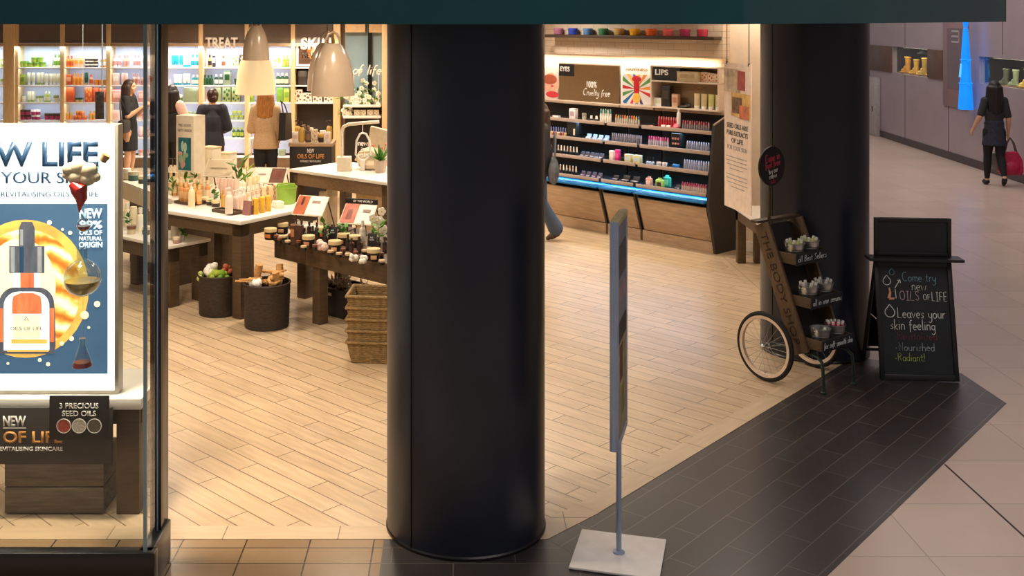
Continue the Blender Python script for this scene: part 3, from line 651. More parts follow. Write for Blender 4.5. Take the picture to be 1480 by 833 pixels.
# ---------------------------------------------------------------- far side of the mall
MA = math.atan2(1, .06); MO = Vector((9.34, 18.1, 0))
def mt(px): k = (px-PPX)/FPX; return ((9.34-1.086)/(k-.06)-18.1)*1.0018
def mY(px): k = (px-PPX)/FPX; return (9.34-1.086)/(k-.06)
def mw(t, y, z): # along the wall, out from the wall (towards the walkway), height
    u = Vector((.06, 1, 0)).normalized(); return MO+u*t+Vector((-u.y, u.x, 0))*y+Vector((0, 0, z))
M_mwall = mat('mall_wall_panels', (166, 152, 156), .22, var=.05, scale=1.5)
W1, W2 = (mt(1341), mt(1290)), (mt(1492), mt(1415)); Z1, Z2 = (1.50, 2.08), (1.535, 2.02)
mbx = MB()
def mseg(t0, t1, z0, z1): mbx.box(((t0+t1)/2, -.06, (z0+z1)/2), (t1-t0, .12, z1-z0))
T0, T1 = -13, 32
mseg(T0, T1, 0, 1.5); mseg(T0, T1, 2.08, 8); mseg(T0, W2[0], 1.5, 2.08); mseg(W2[1], W1[0], 1.5, 2.08); mseg(W1[1], T1, 1.5, 2.08)
mseg(W2[0], W2[1], 1.5, 1.535); mseg(W2[0], W2[1], 2.02, 2.08)
struct(mbx.build('wall_mall', M_mwall, loc=MO, rz=MA, smooth=False))
b = MB(); b.box(((T0+T1)/2, .01, .07), (T1-T0, .02, .14)); struct(b.build('baseboard_mall', mat('dark_skirting', (60, 50, 54), .35), loc=MO, rz=MA, smooth=False))
b = MB()
for t in [mt(1257)-.0+x*2.4 for x in range(-6, 6)]: b.box((t, .003, .75), (.012, .006, 1.5)); b.box((t, .003, 5.04), (.012, .006, 5.92))
struct(b.build('trim_5', mat('panel_joint', (92, 84, 88), .5), loc=MO, rz=MA, smooth=False))
def niche(tt, zz, lab):
    t0, t1 = tt; z0, z1 = zz
    o = thing('display_window', mw((t0+t1)/2, 0, z0), MA, lab, 'display window'); wdt = t1-t0; h = z1-z0
    b = MB(); b.box((0, -.62, h/2), (wdt, .02, h)); b.box((-wdt/2+.01, -.36, h/2), (.02, .52, h)); b.box((wdt/2-.01, -.36, h/2), (.02, .52, h)); b.box((0, -.36, h-.01), (wdt, .52, .02)); b.box((0, -.36, .01), (wdt, .52, .02), 1)
    b.build('case', [mat('niche_black', (34, 32, 34), .5), mat('niche_shelf', (150, 120, 96), .4)], o)
    b = MB(); b.box((0, .004, h/2), (wdt-.01, .008, h-.01)); b.build('glass', M_glass, o)
    l = bpy.data.lights.new('niche_lamp', 'AREA'); l.shape = 'RECTANGLE'; l.size = wdt*.7; l.size_y = .06; l.energy = 7; l.color = (1, .85, .62)
    lo = bpy.data.objects.new('niche_lamp', l); C.objects.link(lo); lo.parent = o; lo.location = (0, -.05, h-.03); lo.rotation_euler = (R(-25), 0, 0)
niche(W1, Z1, 'lit display window of yellow boots in the far mall wall'); niche(W2, Z2, 'lit display window of green and yellow boots behind the walking woman')
def boot(px, tt, z, col, tall, lab):
    m = mat('boot_%d_%d_%d' % col, col, .5, var=.15)
    b = MB(); s = tall/.3
    b.tube([(0, 0, .3*s), (0, 0, .2*s), (0, 0, .09*s), (0, -.01, .03*s)], [.062*s, .055*s, .05*s, .05*s], 12, 0)
    b.ell((0, .06*s, .045*s), (.046*s, .115*s, .045*s)); b.ell((0, .03*s, .09*s), (.045*s, .08*s, .06*s)); b.box((0, .05*s, .012), (.095*s, .26*s, .024), bev=.01)
    b.lathe([(.06*s, .29*s), (.068*s, .295*s), (.068*s, .32*s), (.055*s, .318*s)], 14, 0)
    o = b.build('boot', m, None, mw(tt, -.16, z+.021), R(25))
    md = o.modifiers.new('fuse', 'REMESH'); md.mode = 'VOXEL'; md.voxel_size = .011; md.use_smooth_shade = True
    tag(o, lab, 'boot', 'boots in the display windows')
w1c = (W1[1]-W1[0])
boot(0, W1[1]-.24*w1c, Z1[0], (226, 160, 40), .33, 'tall golden yellow boot, farthest of three in the yellow boot window')
boot(0, W1[1]-.48*w1c, Z1[0], (236, 180, 60), .29, 'yellow ankle boot in the middle of the yellow boot window')
boot(0, W1[1]-.72*w1c, Z1[0], (236, 190, 84), .34, 'pale topped yellow boot, nearest in the yellow boot window')
w2c = (W2[1]-W2[0])
boot(0, W2[1]-.36*w2c, Z2[0], (92, 96, 78), .26, 'dark grey green boot, farthest in the window behind the woman')
boot(0, W2[1]-.54*w2c, Z2[0], (150, 166, 130), .26, 'pale sage green boot in the window behind the woman')
boot(0, W2[1]-.76*w2c, Z2[0], (232, 196, 84), .30, 'yellow ankle boot in the window behind the woman')
o = thing('dome_lamp', mw(W1[1]-.40*w1c, -.36, 1.95), MA, 'small silver dome lamp at the top of the yellow boot window', 'lamp')
b = MB(); b.lathe([(.02, .07), (.05, .06), (.13, .0), (.12, -.005), (.04, .05), (.015, .06)], 20); b.build('shade', M_zinc, o)
# brown glazed panels beside the first window
for (a, c, lab) in ((mt(1290)+.03, mt(1258), 'brown veneer panel left of the yellow boot window'), (mt(1364), mt(1341)-.03, 'brown veneer panel right of the yellow boot window')):
    b = MB(); b.box((0, .012, .29), (c-a, .024, .58), bev=.004); tag(b.build('wall_panel', mat('brown_veneer', (104, 80, 68), .35, var=.12, scale=3), None, mw((a+c)/2, 0, 1.50), MA), lab, 'panel')
# reflected pinkish poster with white bars, built as a solid board
t0, t1 = mt(1400), mt(1365); pk = thing('reflected_poster', mw((t0+t1)/2, .0, 1.02), MA, 'tall pinkish grey poster board built for a reflection, behind the blue figure', 'poster')
b = MB(); b.box((0, .015, .86), (t1-t0, .03, 1.72), bev=.004); b.build('board', mat('pinkish_board', (146, 120, 122), .35, var=.06, scale=2), pk)
b = MB(); b.box((-.06, .033, .92), ((t1-t0)*.72, .006, 1.15)); b.build('inner_picture', mat('board_inner', (120, 104, 108), .35, var=.1, scale=2), pk)
b = MB(); 
for k in range(3): b.box((-.05, .038, 1.24+.1*k), (.36, .004, .035))
b.box((-.225, .038, 1.34), (.03, .004, .235)); b.build('lettering', mat('pale_grey_print', (176, 168, 172), .5), pk)
# grey service cabinet at the wall
t0, t1 = mt(1273), mt(1252); o = thing('service_cabinet', mw((t0+t1)/2, .06, 0), MA, 'light grey service cabinet against the far mall wall beside the column', 'cabinet')
b = MB(); b.box((0, 0, .67), (t1-t0, .11, 1.34), bev=.006); b.build('body', mat('light_grey_metal', (168, 160, 160), .4), o)
b = MB(); b.box((0, .058, .67), (t1-t0-.06, .008, 1.28), bev=.002); dr = b.build('door', mat('light_grey_door', (176, 168, 166), .4), o)
b = MB(); b.box((-.32, .068, .62), (.03, .014, .12), bev=.003); b.build('handle', M_blackprint, dr)
# blue reflection in the wall, built as a glowing hanging figure
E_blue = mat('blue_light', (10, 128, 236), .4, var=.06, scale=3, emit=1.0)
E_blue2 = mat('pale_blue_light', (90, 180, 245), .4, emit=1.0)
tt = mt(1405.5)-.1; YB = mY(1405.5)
o = thing('reflected_light_figure', mw(tt, .16, 1.05), MA, 'tall tapering glowing blue figure standing in for a reflection on the far wall', 'light')
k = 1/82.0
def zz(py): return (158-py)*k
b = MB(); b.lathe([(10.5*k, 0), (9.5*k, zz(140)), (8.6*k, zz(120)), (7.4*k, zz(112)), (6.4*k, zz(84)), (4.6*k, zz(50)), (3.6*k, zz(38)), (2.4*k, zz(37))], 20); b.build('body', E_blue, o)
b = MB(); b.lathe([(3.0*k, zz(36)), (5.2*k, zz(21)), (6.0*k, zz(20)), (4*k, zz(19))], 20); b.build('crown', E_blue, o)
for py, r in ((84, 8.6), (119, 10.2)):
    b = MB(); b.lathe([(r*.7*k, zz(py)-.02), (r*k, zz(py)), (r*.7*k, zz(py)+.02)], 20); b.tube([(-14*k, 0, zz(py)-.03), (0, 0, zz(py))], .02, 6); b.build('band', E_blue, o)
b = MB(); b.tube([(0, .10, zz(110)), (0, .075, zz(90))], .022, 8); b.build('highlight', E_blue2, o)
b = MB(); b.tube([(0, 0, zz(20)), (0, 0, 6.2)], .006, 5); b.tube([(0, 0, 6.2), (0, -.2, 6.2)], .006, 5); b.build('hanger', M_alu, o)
# ---------------------------------------------------------------- product shapes (one mesh per shape and colours, shared by its copies)
def cmat(rgb, rough=.4): return mat('colour_%d_%d_%d' % tuple(rgb), rgb, rough, var=.08)
_mesh = {}
def product(kind, c1, c2, w_, h_):
    key = (kind, tuple(c1), tuple(c2), round(w_, 3), round(h_, 3))
    if key in _mesh: return _mesh[key]
    b = MB(); r = w_/2
    if kind == 'tub':      # wide jar with an overhanging lid
        b.lathe([(0, 0), (r*.86, 0), (r*.92, h_*.08), (r*.95, h_*.6), (0, h_*.6)], 18, 0); b.lathe([(0, h_*.6), (r, h_*.6), (r, h_*.97), (r*.95, h_), (0, h_)], 18, 1)
    elif kind == 'bowl':
        b.lathe([(0, 0), (r*.7, 0), (r*.92, h_*.4), (r, h_*.97), (r*.97, h_), (r*.9, h_*.9), (r*.6, h_*.3), (0, h_*.25)], 20, 0); b.ell((0, 0, h_*.75), (r*.8, r*.8, h_*.25), 1)
    elif kind == 'bottle':
        b.lathe([(0, 0), (r*.95, 0), (r, h_*.03), (r, h_*.6), (r*.8, h_*.69), (r*.42, h_*.73), (r*.42, h_*.78), (0, h_*.78)], 14, 0); b.lathe([(0, h_*.78), (r*.55, h_*.78), (r*.52, h_), (0, h_)], 14, 1)
        b.lathe([(r*1.01, h_*.15), (r*1.015, h_*.17), (r*1.015, h_*.5), (r*1.01, h_*.52)], 14, 1)
    elif kind == 'flip':   # upside-down shower bottle on a wide cap
        b.lathe([(0, 0), (r*.7, 0), (r*.72, h_*.18), (0, h_*.18)], 14, 1); b.lathe([(0, h_*.18), (r*.7, h_*.18), (r, h_*.4), (r, h_*.9), (r*.8, h_), (0, h_)], 14, 0, sy=.7)
    elif kind == 'pump':
        b.lathe([(0, 0), (r*.95, 0), (r, h_*.03), (r, h_*.6), (r*.75, h_*.7), (r*.4, h_*.74), (0, h_*.74)], 14, 0); b.lathe([(0, h_*.74), (r*.5, h_*.74), (r*.5, h_*.82), (r*.16, h_*.83), (r*.16, h_*.94), (r*.4, h_*.95), (r*.4, h_), (0, h_)], 12, 1)
        b.box((-r*.5, 0, h_*.965), (r*1.0, r*.35, h_*.05), 1)
    elif kind == 'box':
        b.box((0, 0, h_/2), (w_, w_*.6, h_), 0, bev=.003); b.box((0, -w_*.302, h_*.55), (w_*.7, w_*.01, h_*.4), 1); b.box((0, 0, h_*.96), (w_*1.01, w_*.61, h_*.05), 1)
    elif kind == 'gift':   # patterned gift box
        b.box((0, 0, h_/2), (w_, w_*.55, h_), 0, bev=.002)
        for (u, v, q) in ((-.28, .25, .13), (.1, .5, .16), (.3, .22, .1), (-.22, .68, .12), (.3, .78, .12), (-.02, .12, .08), (.02, .85, .08)): b.ell((u*w_, -w_*.275, v*h_), (q*w_, .002, q*h_*.8), 1)
    elif kind == 'tube':
        t = bmesh.new(); n = 14; rings = []
        for (z, k) in ((h_*.2, 0), (h_*.5, .3), (h_, 1)):
            rings.append([t.verts.new((r*(1+.15*k)*math.cos(2*PI*i/n), r*(1-.9*k)*.8*math.sin(2*PI*i/n), z)) for i in range(n)])
        for a_, b_ in zip(rings, rings[1:]):
            for i in range(n): t.faces.new((a_[i], a_[(i+1) % n], b_[(i+1) % n], b_[i]))
        t.faces.new(rings[-1]); t.faces.new(rings[0][::-1]); b._in(t, 0); b.lathe([(0, 0), (r*.9, 0), (r*.95, h_*.2), (0, h_*.2)], 14, 1)
    elif kind == 'lipstick':
        b.lathe([(0, 0), (r, 0), (r, h_*.5), (r*.85, h_*.52), (r*.85, h_*.7), (0, h_*.7)], 10, 0); b.lathe([(0, h_*.7), (r*.72, h_*.7), (r*.72, h_*.88), (r*.3, h_), (0, h_)], 10, 1)
    elif kind == 'polish':
        b.lathe([(0, 0), (r, 0), (r, h_*.45), (r*.5, h_*.52), (0, h_*.52)], 10, 1); b.lathe([(0, h_*.52), (r*.5, h_*.52), (r*.4, h_), (0, h_)], 10, 0)
    elif kind == 'compact':
        b.box((0, 0, h_*.2), (w_, w_*.7, h_*.4), 0, bev=.003); b.box((0, w_*.36, h_*.62), (w_, h_*.2, h_*.75), 0, bev=.003, rot=(-.35, 0, 0)); b.box((0, 0, h_*.41), (w_*.8, w_*.5, h_*.05), 1)
    elif kind == 'palette':
        b.box((0, 0, h_/2), (w_, w_*.5, h_), 0, bev=.002)
        for i in range(5): b.box(((i-2)*w_*.19, 0, h_), (w_*.13, w_*.34, h_*.2), 1)
    elif kind == 'soapbag':
        b.box((0, 0, h_*.42), (w_, w_*.45, h_*.84), 0, bev=w_*.12); b.box((0, 0, h_*.9), (w_*.5, w_*.12, h_*.2), 0, bev=.004); b.box((0, -w_*.23, h_*.4), (w_*.6, .004, h_*.4), 1)
    me = b.build('tmp', [cmat(c1), cmat(c2)])
    data = me.data; data.name = kind; bpy.data.objects.remove(me); _mesh[key] = data
    return data
def put(name, data, loc, rz, label, cat, group=None):
    o = bpy.data.objects.new(name, data); C.objects.link(o); o.location = loc; o.rotation_euler = (0, 0, rz)
    return tag(o, label, cat, group)

# ---------------------------------------------------------------- back wall shelving
BY = 20.0                                               # front plane of the shelving
KB = FPX/BY
def bx(px): return (px-PPX)/KB
def bz(py): return CAMH-(py-PPY)/KB
BW = 66.6/KB
M_oak_v = M_oak; M_head = mat('header_brown', (100, 84, 72), .5, var=.12, scale=3)
M_backlit = mat('pale_lilac_back', (206, 214, 238), .5, var=.03)
M_shelf = mat('white_shelf', (240, 238, 240), .35)
SHZ = [1.815, 1.49, 1.18, .86, .54, .20]
def bay_unit(px_left, label, back, shelfm, nsh=6):
    t = thing('shelf_unit', (bx(px_left), BY, 0), 0, label, 'shelf unit', 'shelf bays along the back wall')
    for s in (0, 1):
        b = MB(); b.box((.035 if s == 0 else BW-.001, .16, 1.63), (.07 if s == 0 else .004, .32, 3.26), bev=.004 if s == 0 else 0); b.build('upright', M_oak_v, t)
    b = MB(); b.box((BW/2+.03, .30, 1.28), (BW-.08, .02, 2.1)); b.build('back_panel', back, t)
    b = MB(); b.box((BW/2+.034, .02, 2.225), (BW-.068, .03, .055), bev=.003); b.build('rail', M_oakx, t)
    b = MB(); b.box((BW/2+.034, .06, 2.76), (BW-.068, .03, 1.0)); b.build('header', M_head, t)
    for z in SHZ[:nsh]:
        b = MB(); b.box((BW/2+.034, .155, z-.012), (BW-.072, .27, .024), bev=.003); b.build('shelf', shelfm, t)
    b = MB(); b.box((BW/2+.034, .05, .09), (BW-.068, .03, .17)); b.build('plinth', mat('plinth_brown', (120, 92, 68), .5), t)
    return t
BAYS = [(-61, 'the far left bay'), (20.5, 'the bay with raspberry jars'), (87, 'the orange product bay'), (153.8, 'the pink product bay'), (220.5, 'the teal product bay'), (287.3, 'the bay under TREAT'), (353.9, 'the bay beside the lit pendant')]
BLAB = ['oak shelf bay cut by the left edge of the photo', 'oak shelf bay with lime tubs on top and raspberry jars below', 'oak shelf bay filled with orange and terracotta products', 'oak shelf bay filled with pale pink products', 'oak shelf bay with teal and white products behind the window post', 'oak shelf bay under the white TREAT letters', 'oak shelf bay with bright green products behind the lit pendant']
for (px, nm), lab in zip(BAYS, BLAB): bay_unit(px, lab, M_backlit, M_shelf)
b = MB(); b.box((.10, .16, 1.63), (.20, .35, 3.26), bev=.005); tag(b.build('wide_post', M_oak_v, None, (bx(5.4), BY-.02, 0)), 'broad oak post left of the bay with lime tubs and raspberry jars', 'post')
# end upright of the run
b = MB(); b.box((.06, .16, 1.63), (.12, .34, 3.26), bev=.005); tag(b.build('end_post', M_oak_v, None, (bx(482), BY, 0)), 'broad oak post ending the shelf run right of the SKIN bay', 'post')
# cool strip light of the shelving
for (px0, px1) in ((-60, 210), (225, 418)):
    area('shelf_strip_light', ((bx(px0)+bx(px1))/2, BY+.0, 2.19), (R(18), 0, 0), bx(px1)-bx(px0), .04, 22, (.86, .92, 1.0), R(150))
for z in SHZ[:5]:
    area('shelf_strip_light', ((bx(-60)+bx(418))/2, BY+.04, z-.03), (R(20), 0, 0), bx(418)-bx(-60), .03, 9.5, (.84, .91, 1.0))
GRN, LIM, CRM, OLV = (122, 160, 60), (168, 186, 70), (230, 226, 196), (140, 150, 96)
RAS, ORG, PCH, TER, CHO = (168, 36, 84), (240, 150, 50), (240, 178, 140), (214, 92, 46), (66, 40, 32)
PNK, DPK, WHT, TEA, SAG, DGR, GLD = (240, 200, 190), (214, 150, 140), (244, 240, 234), (40, 160, 176), (150, 166, 140), (36, 84, 52), (206, 168, 84)
CN = {GRN: 'green', LIM: 'lime green', CRM: 'cream', OLV: 'olive', RAS: 'raspberry', ORG: 'orange', PCH: 'peach', TER: 'terracotta', CHO: 'chocolate', PNK: 'pale pink', DPK: 'dusty pink', WHT: 'white', TEA: 'teal', SAG: 'sage', DGR: 'dark green', GLD: 'gold'}
KN = {'tub': 'tub', 'bottle': 'bottle', 'flip': 'bottle', 'box': 'box', 'tube': 'tube', 'pump': 'pump bottle', 'gift': 'gift box', 'bowl': 'bowl'}
SN = ['top', 'second', 'third', 'fourth', 'fifth', 'lowest']
def shelf_row(bay, sh, segs):
    """segs: (px0, px1, kind, colour, lid colour, width, height, rows stacked)"""
    cnt = {}
    for (p0, p1, kind, c1, c2, w_, h_, st) in segs:
        if kind not in ('box', 'gift') or w_ < .1: w_ *= 1.12
        h_ = min(.27, h_*(1.14 if st == 1 else 1.05))
        x0, x1 = bx(p0), bx(p1); n = max(1, round((x1-x0)/(w_*1.0)))
        for lev in range(st):
            k = n-lev if st > 1 and kind in ('tub',) and lev and n > st else n
            for i in range(k):
                x = x0+(x1-x0)*(i+.5+(n-k)*.5)/n
                key = (CN[c1], KN[kind], lev); cnt[key] = cnt.get(key, 0)+1
                on = '' if st == 1 else (' lower row,' if lev == 0 else (' upper row,' if lev == 1 else ' third row up,'))
                put({'flip': 'shower_bottle', 'tub': 'cosmetic_tub', 'box': 'product_box', 'tube': 'cosmetic_tube', 'pump': 'pump_bottle', 'gift': 'gift_box'}.get(kind, kind), product(kind, c1, c2, w_, h_), (x, BY+.13+random.uniform(-.02, .02), SHZ[sh]+.001+lev*(h_+.001)), random.uniform(-.15, .15),
                    f'{CN[c1]} {KN[kind]}, {ORD[cnt[key]-1]} from left,{on} {SN[sh]} shelf of {BAYS[bay][1]}', KN[kind].split()[-1], 'products on the back wall shelves')
shelf_row(0, 0, [(-2, 3, 'box', LIM, CRM, .07, .14, 1)]); shelf_row(0, 1, [(-3, 3, 'tub', CRM, LIM, .08, .1, 1)])
shelf_row(1, 0, [(26, 38, 'tub', LIM, GRN, .07, .1, 1), (38, 62, 'tub', LIM, GRN, .1, .085, 2), (66, 72, 'box', CRM, WHT, .07, .16, 1), (73, 84, 'bottle', CRM, GRN, .06, .2, 1)])
shelf_row(1, 1, [(25, 34, 'box', LIM, GRN, .1, .17, 1), (35, 48, 'flip', CRM, WHT, .06, .2, 1), (49, 60, 'flip', CRM, LIM, .06, .2, 1), (61, 84, 'flip', CRM, WHT, .065, .18, 1)])
shelf_row(1, 2, [(26, 34, 'bowl', CRM, LIM, .08, .09, 1), (36, 46, 'tube', CRM, LIM, .055, .17, 1), (48, 58, 'tub', CRM, OLV, .06, .1, 1), (60, 70, 'bottle', LIM, CRM, .055, .17, 1), (72, 84, 'tub', CRM, OLV, .09, .11, 1)])
shelf_row(1, 3, [(25, 40, 'tub', RAS, CHO, .085, .085, 2), (42, 54, 'tub', RAS, WHT, .075, .085, 2), (60, 84, 'tub', RAS, CHO, .085, .1, 1)])
shelf_row(2, 0, [(93, 103, 'bottle', ORG, TER, .055, .18, 1), (104, 118, 'box', PCH, ORG, .085, .15, 1), (120, 138, 'tub', CHO, CRM, .075, .055, 3), (142, 152, 'bottle', ORG, WHT, .06, .17, 1)])
shelf_row(2, 1, [(92, 100, 'box', TER, PCH, .1, .17, 1), (101, 117, 'bottle', ORG, ORG, .06, .18, 1), (118, 124, 'flip', DGR, GLD, .06, .2, 1), (125, 132, 'bottle', PCH, TER, .06, .17, 1), (133, 152, 'tub', ORG, ORG, .075, .085, 1)])
shelf_row(2, 2, [(93, 105, 'box', TER, TER, .13, .26, 1), (106, 118, 'tub', GLD, DGR, .07, .07, 1), (120, 131, 'gift', TER, ORG, .13, .24, 1), (132, 140, 'box', TER, TER, .1, .23, 1), (141, 152, 'box', TER, PCH, .12, .22, 1)])
shelf_row(2, 3, [(91, 101, 'tub', ORG, GLD, .055, .11, 1), (103, 122, 'tub', TER, ORG, .08, .075, 2), (125, 136, 'bottle', ORG, GLD, .06, .14, 1)])
shelf_row(3, 0, [(160, 172, 'bottle', WHT, DPK, .065, .19, 1), (175, 184, 'bottle', PCH, DPK, .06, .19, 1), (190, 200, 'bottle', WHT, DPK, .06, .19, 1), (202, 208, 'box', WHT, PNK, .08, .2, 1)])
shelf_row(3, 1, [(159, 170, 'box', PNK, WHT, .12, .19, 1), (172, 182, 'flip', PNK, WHT, .06, .19, 1), (188, 200, 'bottle', PNK, DPK, .065, .18, 1), (201, 208, 'tub', DPK, PNK, .08, .12, 1)])
shelf_row(3, 2, [(158, 176, 'box', DPK, PNK, .2, .2, 1), (196, 208, 'box', DPK, PNK, .14, .18, 1)]); shelf_row(3, 3, [(158, 170, 'box', PNK, PNK, .14, .15, 1), (196, 210, 'tub', PNK, DPK, .08, .1, 1)])
shelf_row(3, 4, [(198, 212, 'flip', PNK, DPK, .06, .17, 1)]); shelf_row(3, 5, [(198, 212, 'tub', PNK, DPK, .09, .1, 1)])
for sh in (0, 1, 2, 3, 4): shelf_row(4, sh, [(212, 220, 'tub' if sh % 2 else 'bottle', PNK if sh < 9 else DPK, DPK, .07, .15, 1)])
shelf_row(4, 0, [(245, 262, 'flip', TEA, WHT, .065, .19, 1), (263, 272, 'tube', WHT, TEA, .06, .19, 1), (273, 286, 'bottle', WHT, TEA, .065, .2, 1)])
shelf_row(4, 1, [(248, 260, 'tube', WHT, TEA, .06, .17, 1), (262, 272, 'flip', WHT, TEA, .06, .18, 1), (275, 286, 'bottle', TEA, WHT, .065, .16, 1)])
shelf_row(4, 2, [(255, 262, 'tub', GRN, WHT, .07, .12, 1), (263, 286, 'box', SAG, SAG, .26, .25, 1)]); shelf_row(4, 3, [(268, 286, 'tub', WHT, SAG, .09, .13, 1)])
shelf_row(5, 0, [(297, 305, 'bottle', GLD, CHO, .06, .2, 1), (306, 308, 'box', CHO, WHT, .05, .2, 1), (317, 325, 'bottle', CRM, TER, .06, .18, 1), (334, 344, 'gift', CRM, GRN, .12, .2, 1), (345, 352, 'gift', CHO, CRM, .08, .2, 1)])
shelf_row(5, 1, [(292, 306, 'bottle', DGR, DGR, .06, .16, 1), (307, 321, 'bottle', DGR, WHT, .065, .17, 1), (322, 332, 'box', SAG, DGR, .125, .23, 1), (336, 345, 'bowl', DGR, WHT, .1, .1, 1)])
shelf_row(5, 2, [(310, 317, 'box', OLV, OLV, .08, .24, 1), (319, 346, 'gift', OLV, DGR, .15, .24, 1)]); shelf_row(5, 3, [(329, 351, 'tub', SAG, LIM, .075, .075, 2)]); shelf_row(5, 4, [(333, 351, 'bottle', DGR, LIM, .06, .16, 1)])
shelf_row(6, 0, [(392, 400, 'bottle', LIM, WHT, .06, .17, 1), (407, 416, 'bottle', GRN, GLD, .06, .19, 1), (398, 405, 'box', WHT, LIM, .07, .2, 1)])
shelf_row(6, 1, [(397, 416, 'bottle', DGR, CRM, .07, .19, 1)]); shelf_row(6, 2, [(358, 364, 'box', GRN, LIM, .09, .2, 1), (398, 408, 'box', GRN, GRN, .12, .24, 1), (409, 417, 'box', LIM, GRN, .1, .22, 1)]); shelf_row(6, 3, [(358, 362, 'bottle', GRN, LIM, .05, .16, 1)])
shelf_row(6, 5, [(400, 412, 'bowl', SAG, GRN, .13, .1, 1)])

# white shop letters on the header
def shop_letters(s, px0, px1, py0, py1, lab):
    o = thing('shop_letters', (bx((px0+px1)/2), BY-.004, bz((py0+py1)/2)), 0, lab, 'sign')
    text(s, bx(px1)-bx(px0), (py1-py0)/KB, M_white, o, (0, 0, 0), (PI/2, 0, 0), 'letters', .02, .03); return o
shop_letters('TREAT', 297, 344, 54, 70, 'white cut-out letters TREAT on the brown shelf header')
shop_letters('SKIN', 435, 479, 54, 72, 'white cut-out letters SKIN on the brown shelf header')

# SKIN bay, dark
M_bkblack = mat('dark_bay_back', (44, 38, 36), .5)
BW = 61.2/KB
t = bay_unit(420.5, 'dark backed shelf bay under the white SKIN letters', M_bkblack, M_shelf, 3)
text('NEW', 20/KB, 8/KB, M_blackprint, t, (bx(447)-bx(420.5), .004, bz(80)), (PI/2, 0, 0), 'lettering', .003, .02)
o = thing('framed_picture', (bx(447), BY+.1, SHZ[0]-.30+.315), 0, 'white framed lit picture of a red haired face in the SKIN bay', 'picture')
b = MB(); b.box((0, .01, .23), (.5, .02, .46), bev=.004); b.build('frame', mat('lit_white_frame', (240, 240, 238), .5, emit=.6), o)
b = MB(); b.box((0, -.002, .23), (.42, .004, .38)); b.ell((.1, -.006, .24), (.09, .006, .13), 1); b.ell((.07, -.004, .27), (.13, .004, .15), 2); b.ell((.12, -.011, .19), (.022, .003, .012), 3)
b.build('print', [mat('picture_brown', (92, 66, 48), .5), mat('picture_skin', (244, 214, 180), .5, emit=.3), mat('picture_orange', (224, 128, 50), .5, emit=.2), mat('picture_red', (190, 40, 36), .5)], o)
put('kettle_jar', product('tub', (60, 56, 54), (84, 80, 78), .2, .26), (bx(436), BY+.15, SHZ[1]+.001), 0, 'big dark jar on the middle shelf of the SKIN bay', 'jar')
put('product_box', product('box', WHT, CRM, .11, .06), (bx(449), BY+.12, SHZ[1]+.001), 0, 'small white box beside the big dark jar in the SKIN bay', 'box')
for i in range(3): put('cosmetic_tub', product('tub', (120, 74, 52), (150, 100, 70), .11, .08), (bx(459+9*i), BY+.13, SHZ[1]+.001), 0, f'brown tub, {ORD[i]} from left, beside the dark jar in the SKIN bay', 'tub', 'brown tubs in the SKIN bay')
for i, px in enumerate((429, 443, 458, 474)): put('gift_box', product('gift', (240, 226, 212), (120, 90, 84), .17, .23 if i != 1 else .17), (bx(px), BY+.12, SHZ[2]+.001), 0, f'cream patterned box, {ORD[i]} from left, lower shelf of the SKIN bay', 'box', 'cream boxes in the SKIN bay')
area('skin_bay_light', (bx(452), BY-.15, 2.28), (R(25), 0, 0), .7, .05, 7, (1, .85, .65))

# black counter lettered OILS OF LIFE
CY = 16.2; KC = FPX/CY
def cx_(px): return (px-PPX)/KC
cz = CAMH-(207-PPY)/KC
o = thing('promotion_counter', (cx_(449), CY, 0), 0, 'black counter lettered OILS OF LIFE with an oak top before the SKIN bay', 'counter')
cw = 64/KC
b = MB(); b.box((0, .25, (cz-.05)/2), (cw-.03, .5, cz-.05), bev=.004); b.build('body', mat('counter_black', (40, 36, 34), .5), o)
b = MB(); b.box((0, .25, cz-.025), (cw, .54, .05), bev=.004); b.build('counter_top', M_oakx, o)
text('NEW', 10/KC, 6/KC, M_print, o, (0, -.002, CAMH-(218-PPY)/KC), (PI/2, 0, 0), 'lettering', .003, .02)
text('OILS OF LIFE', 39/KC, 6.5/KC, E_or, o, (0, -.002, CAMH-(226-PPY)/KC), (PI/2, 0, 0), 'lettering', .003, .02)
text('INTENSELY REVITALISING', 30/KC, 3/KC, M_print, o, (0, -.002, CAMH-(233-PPY)/KC), (PI/2, 0, 0), 'lettering', .003)
cc = [(WHT, PNK, 'white'), (GLD, CHO, 'gold'), ((96, 76, 66), (140, 110, 90), 'brown'), (CRM, DPK, 'cream'), ((60, 48, 44), GLD, 'dark')]
for i in range(12):
    a, c2, nm = cc[i % 5]; kd = ['box', 'bottle', 'tub', 'pump', 'gift'][(i*3) % 5]
    put(KN[kd].replace(' ', '_'), product(kd, a, c2, .085, [.15, .24, .12, .3, .19][(i*3) % 5]), (cx_(425+ (i % 6)*9.4), CY+(.12 if i < 6 else .36), cz+.001), random.uniform(-.3, .3), f'{nm} {KN[kd]}, {ORD[i%6]} from left in the {"front" if i < 6 else "rear"} row on the black counter', KN[kd].split()[-1], 'testers on the black counter')

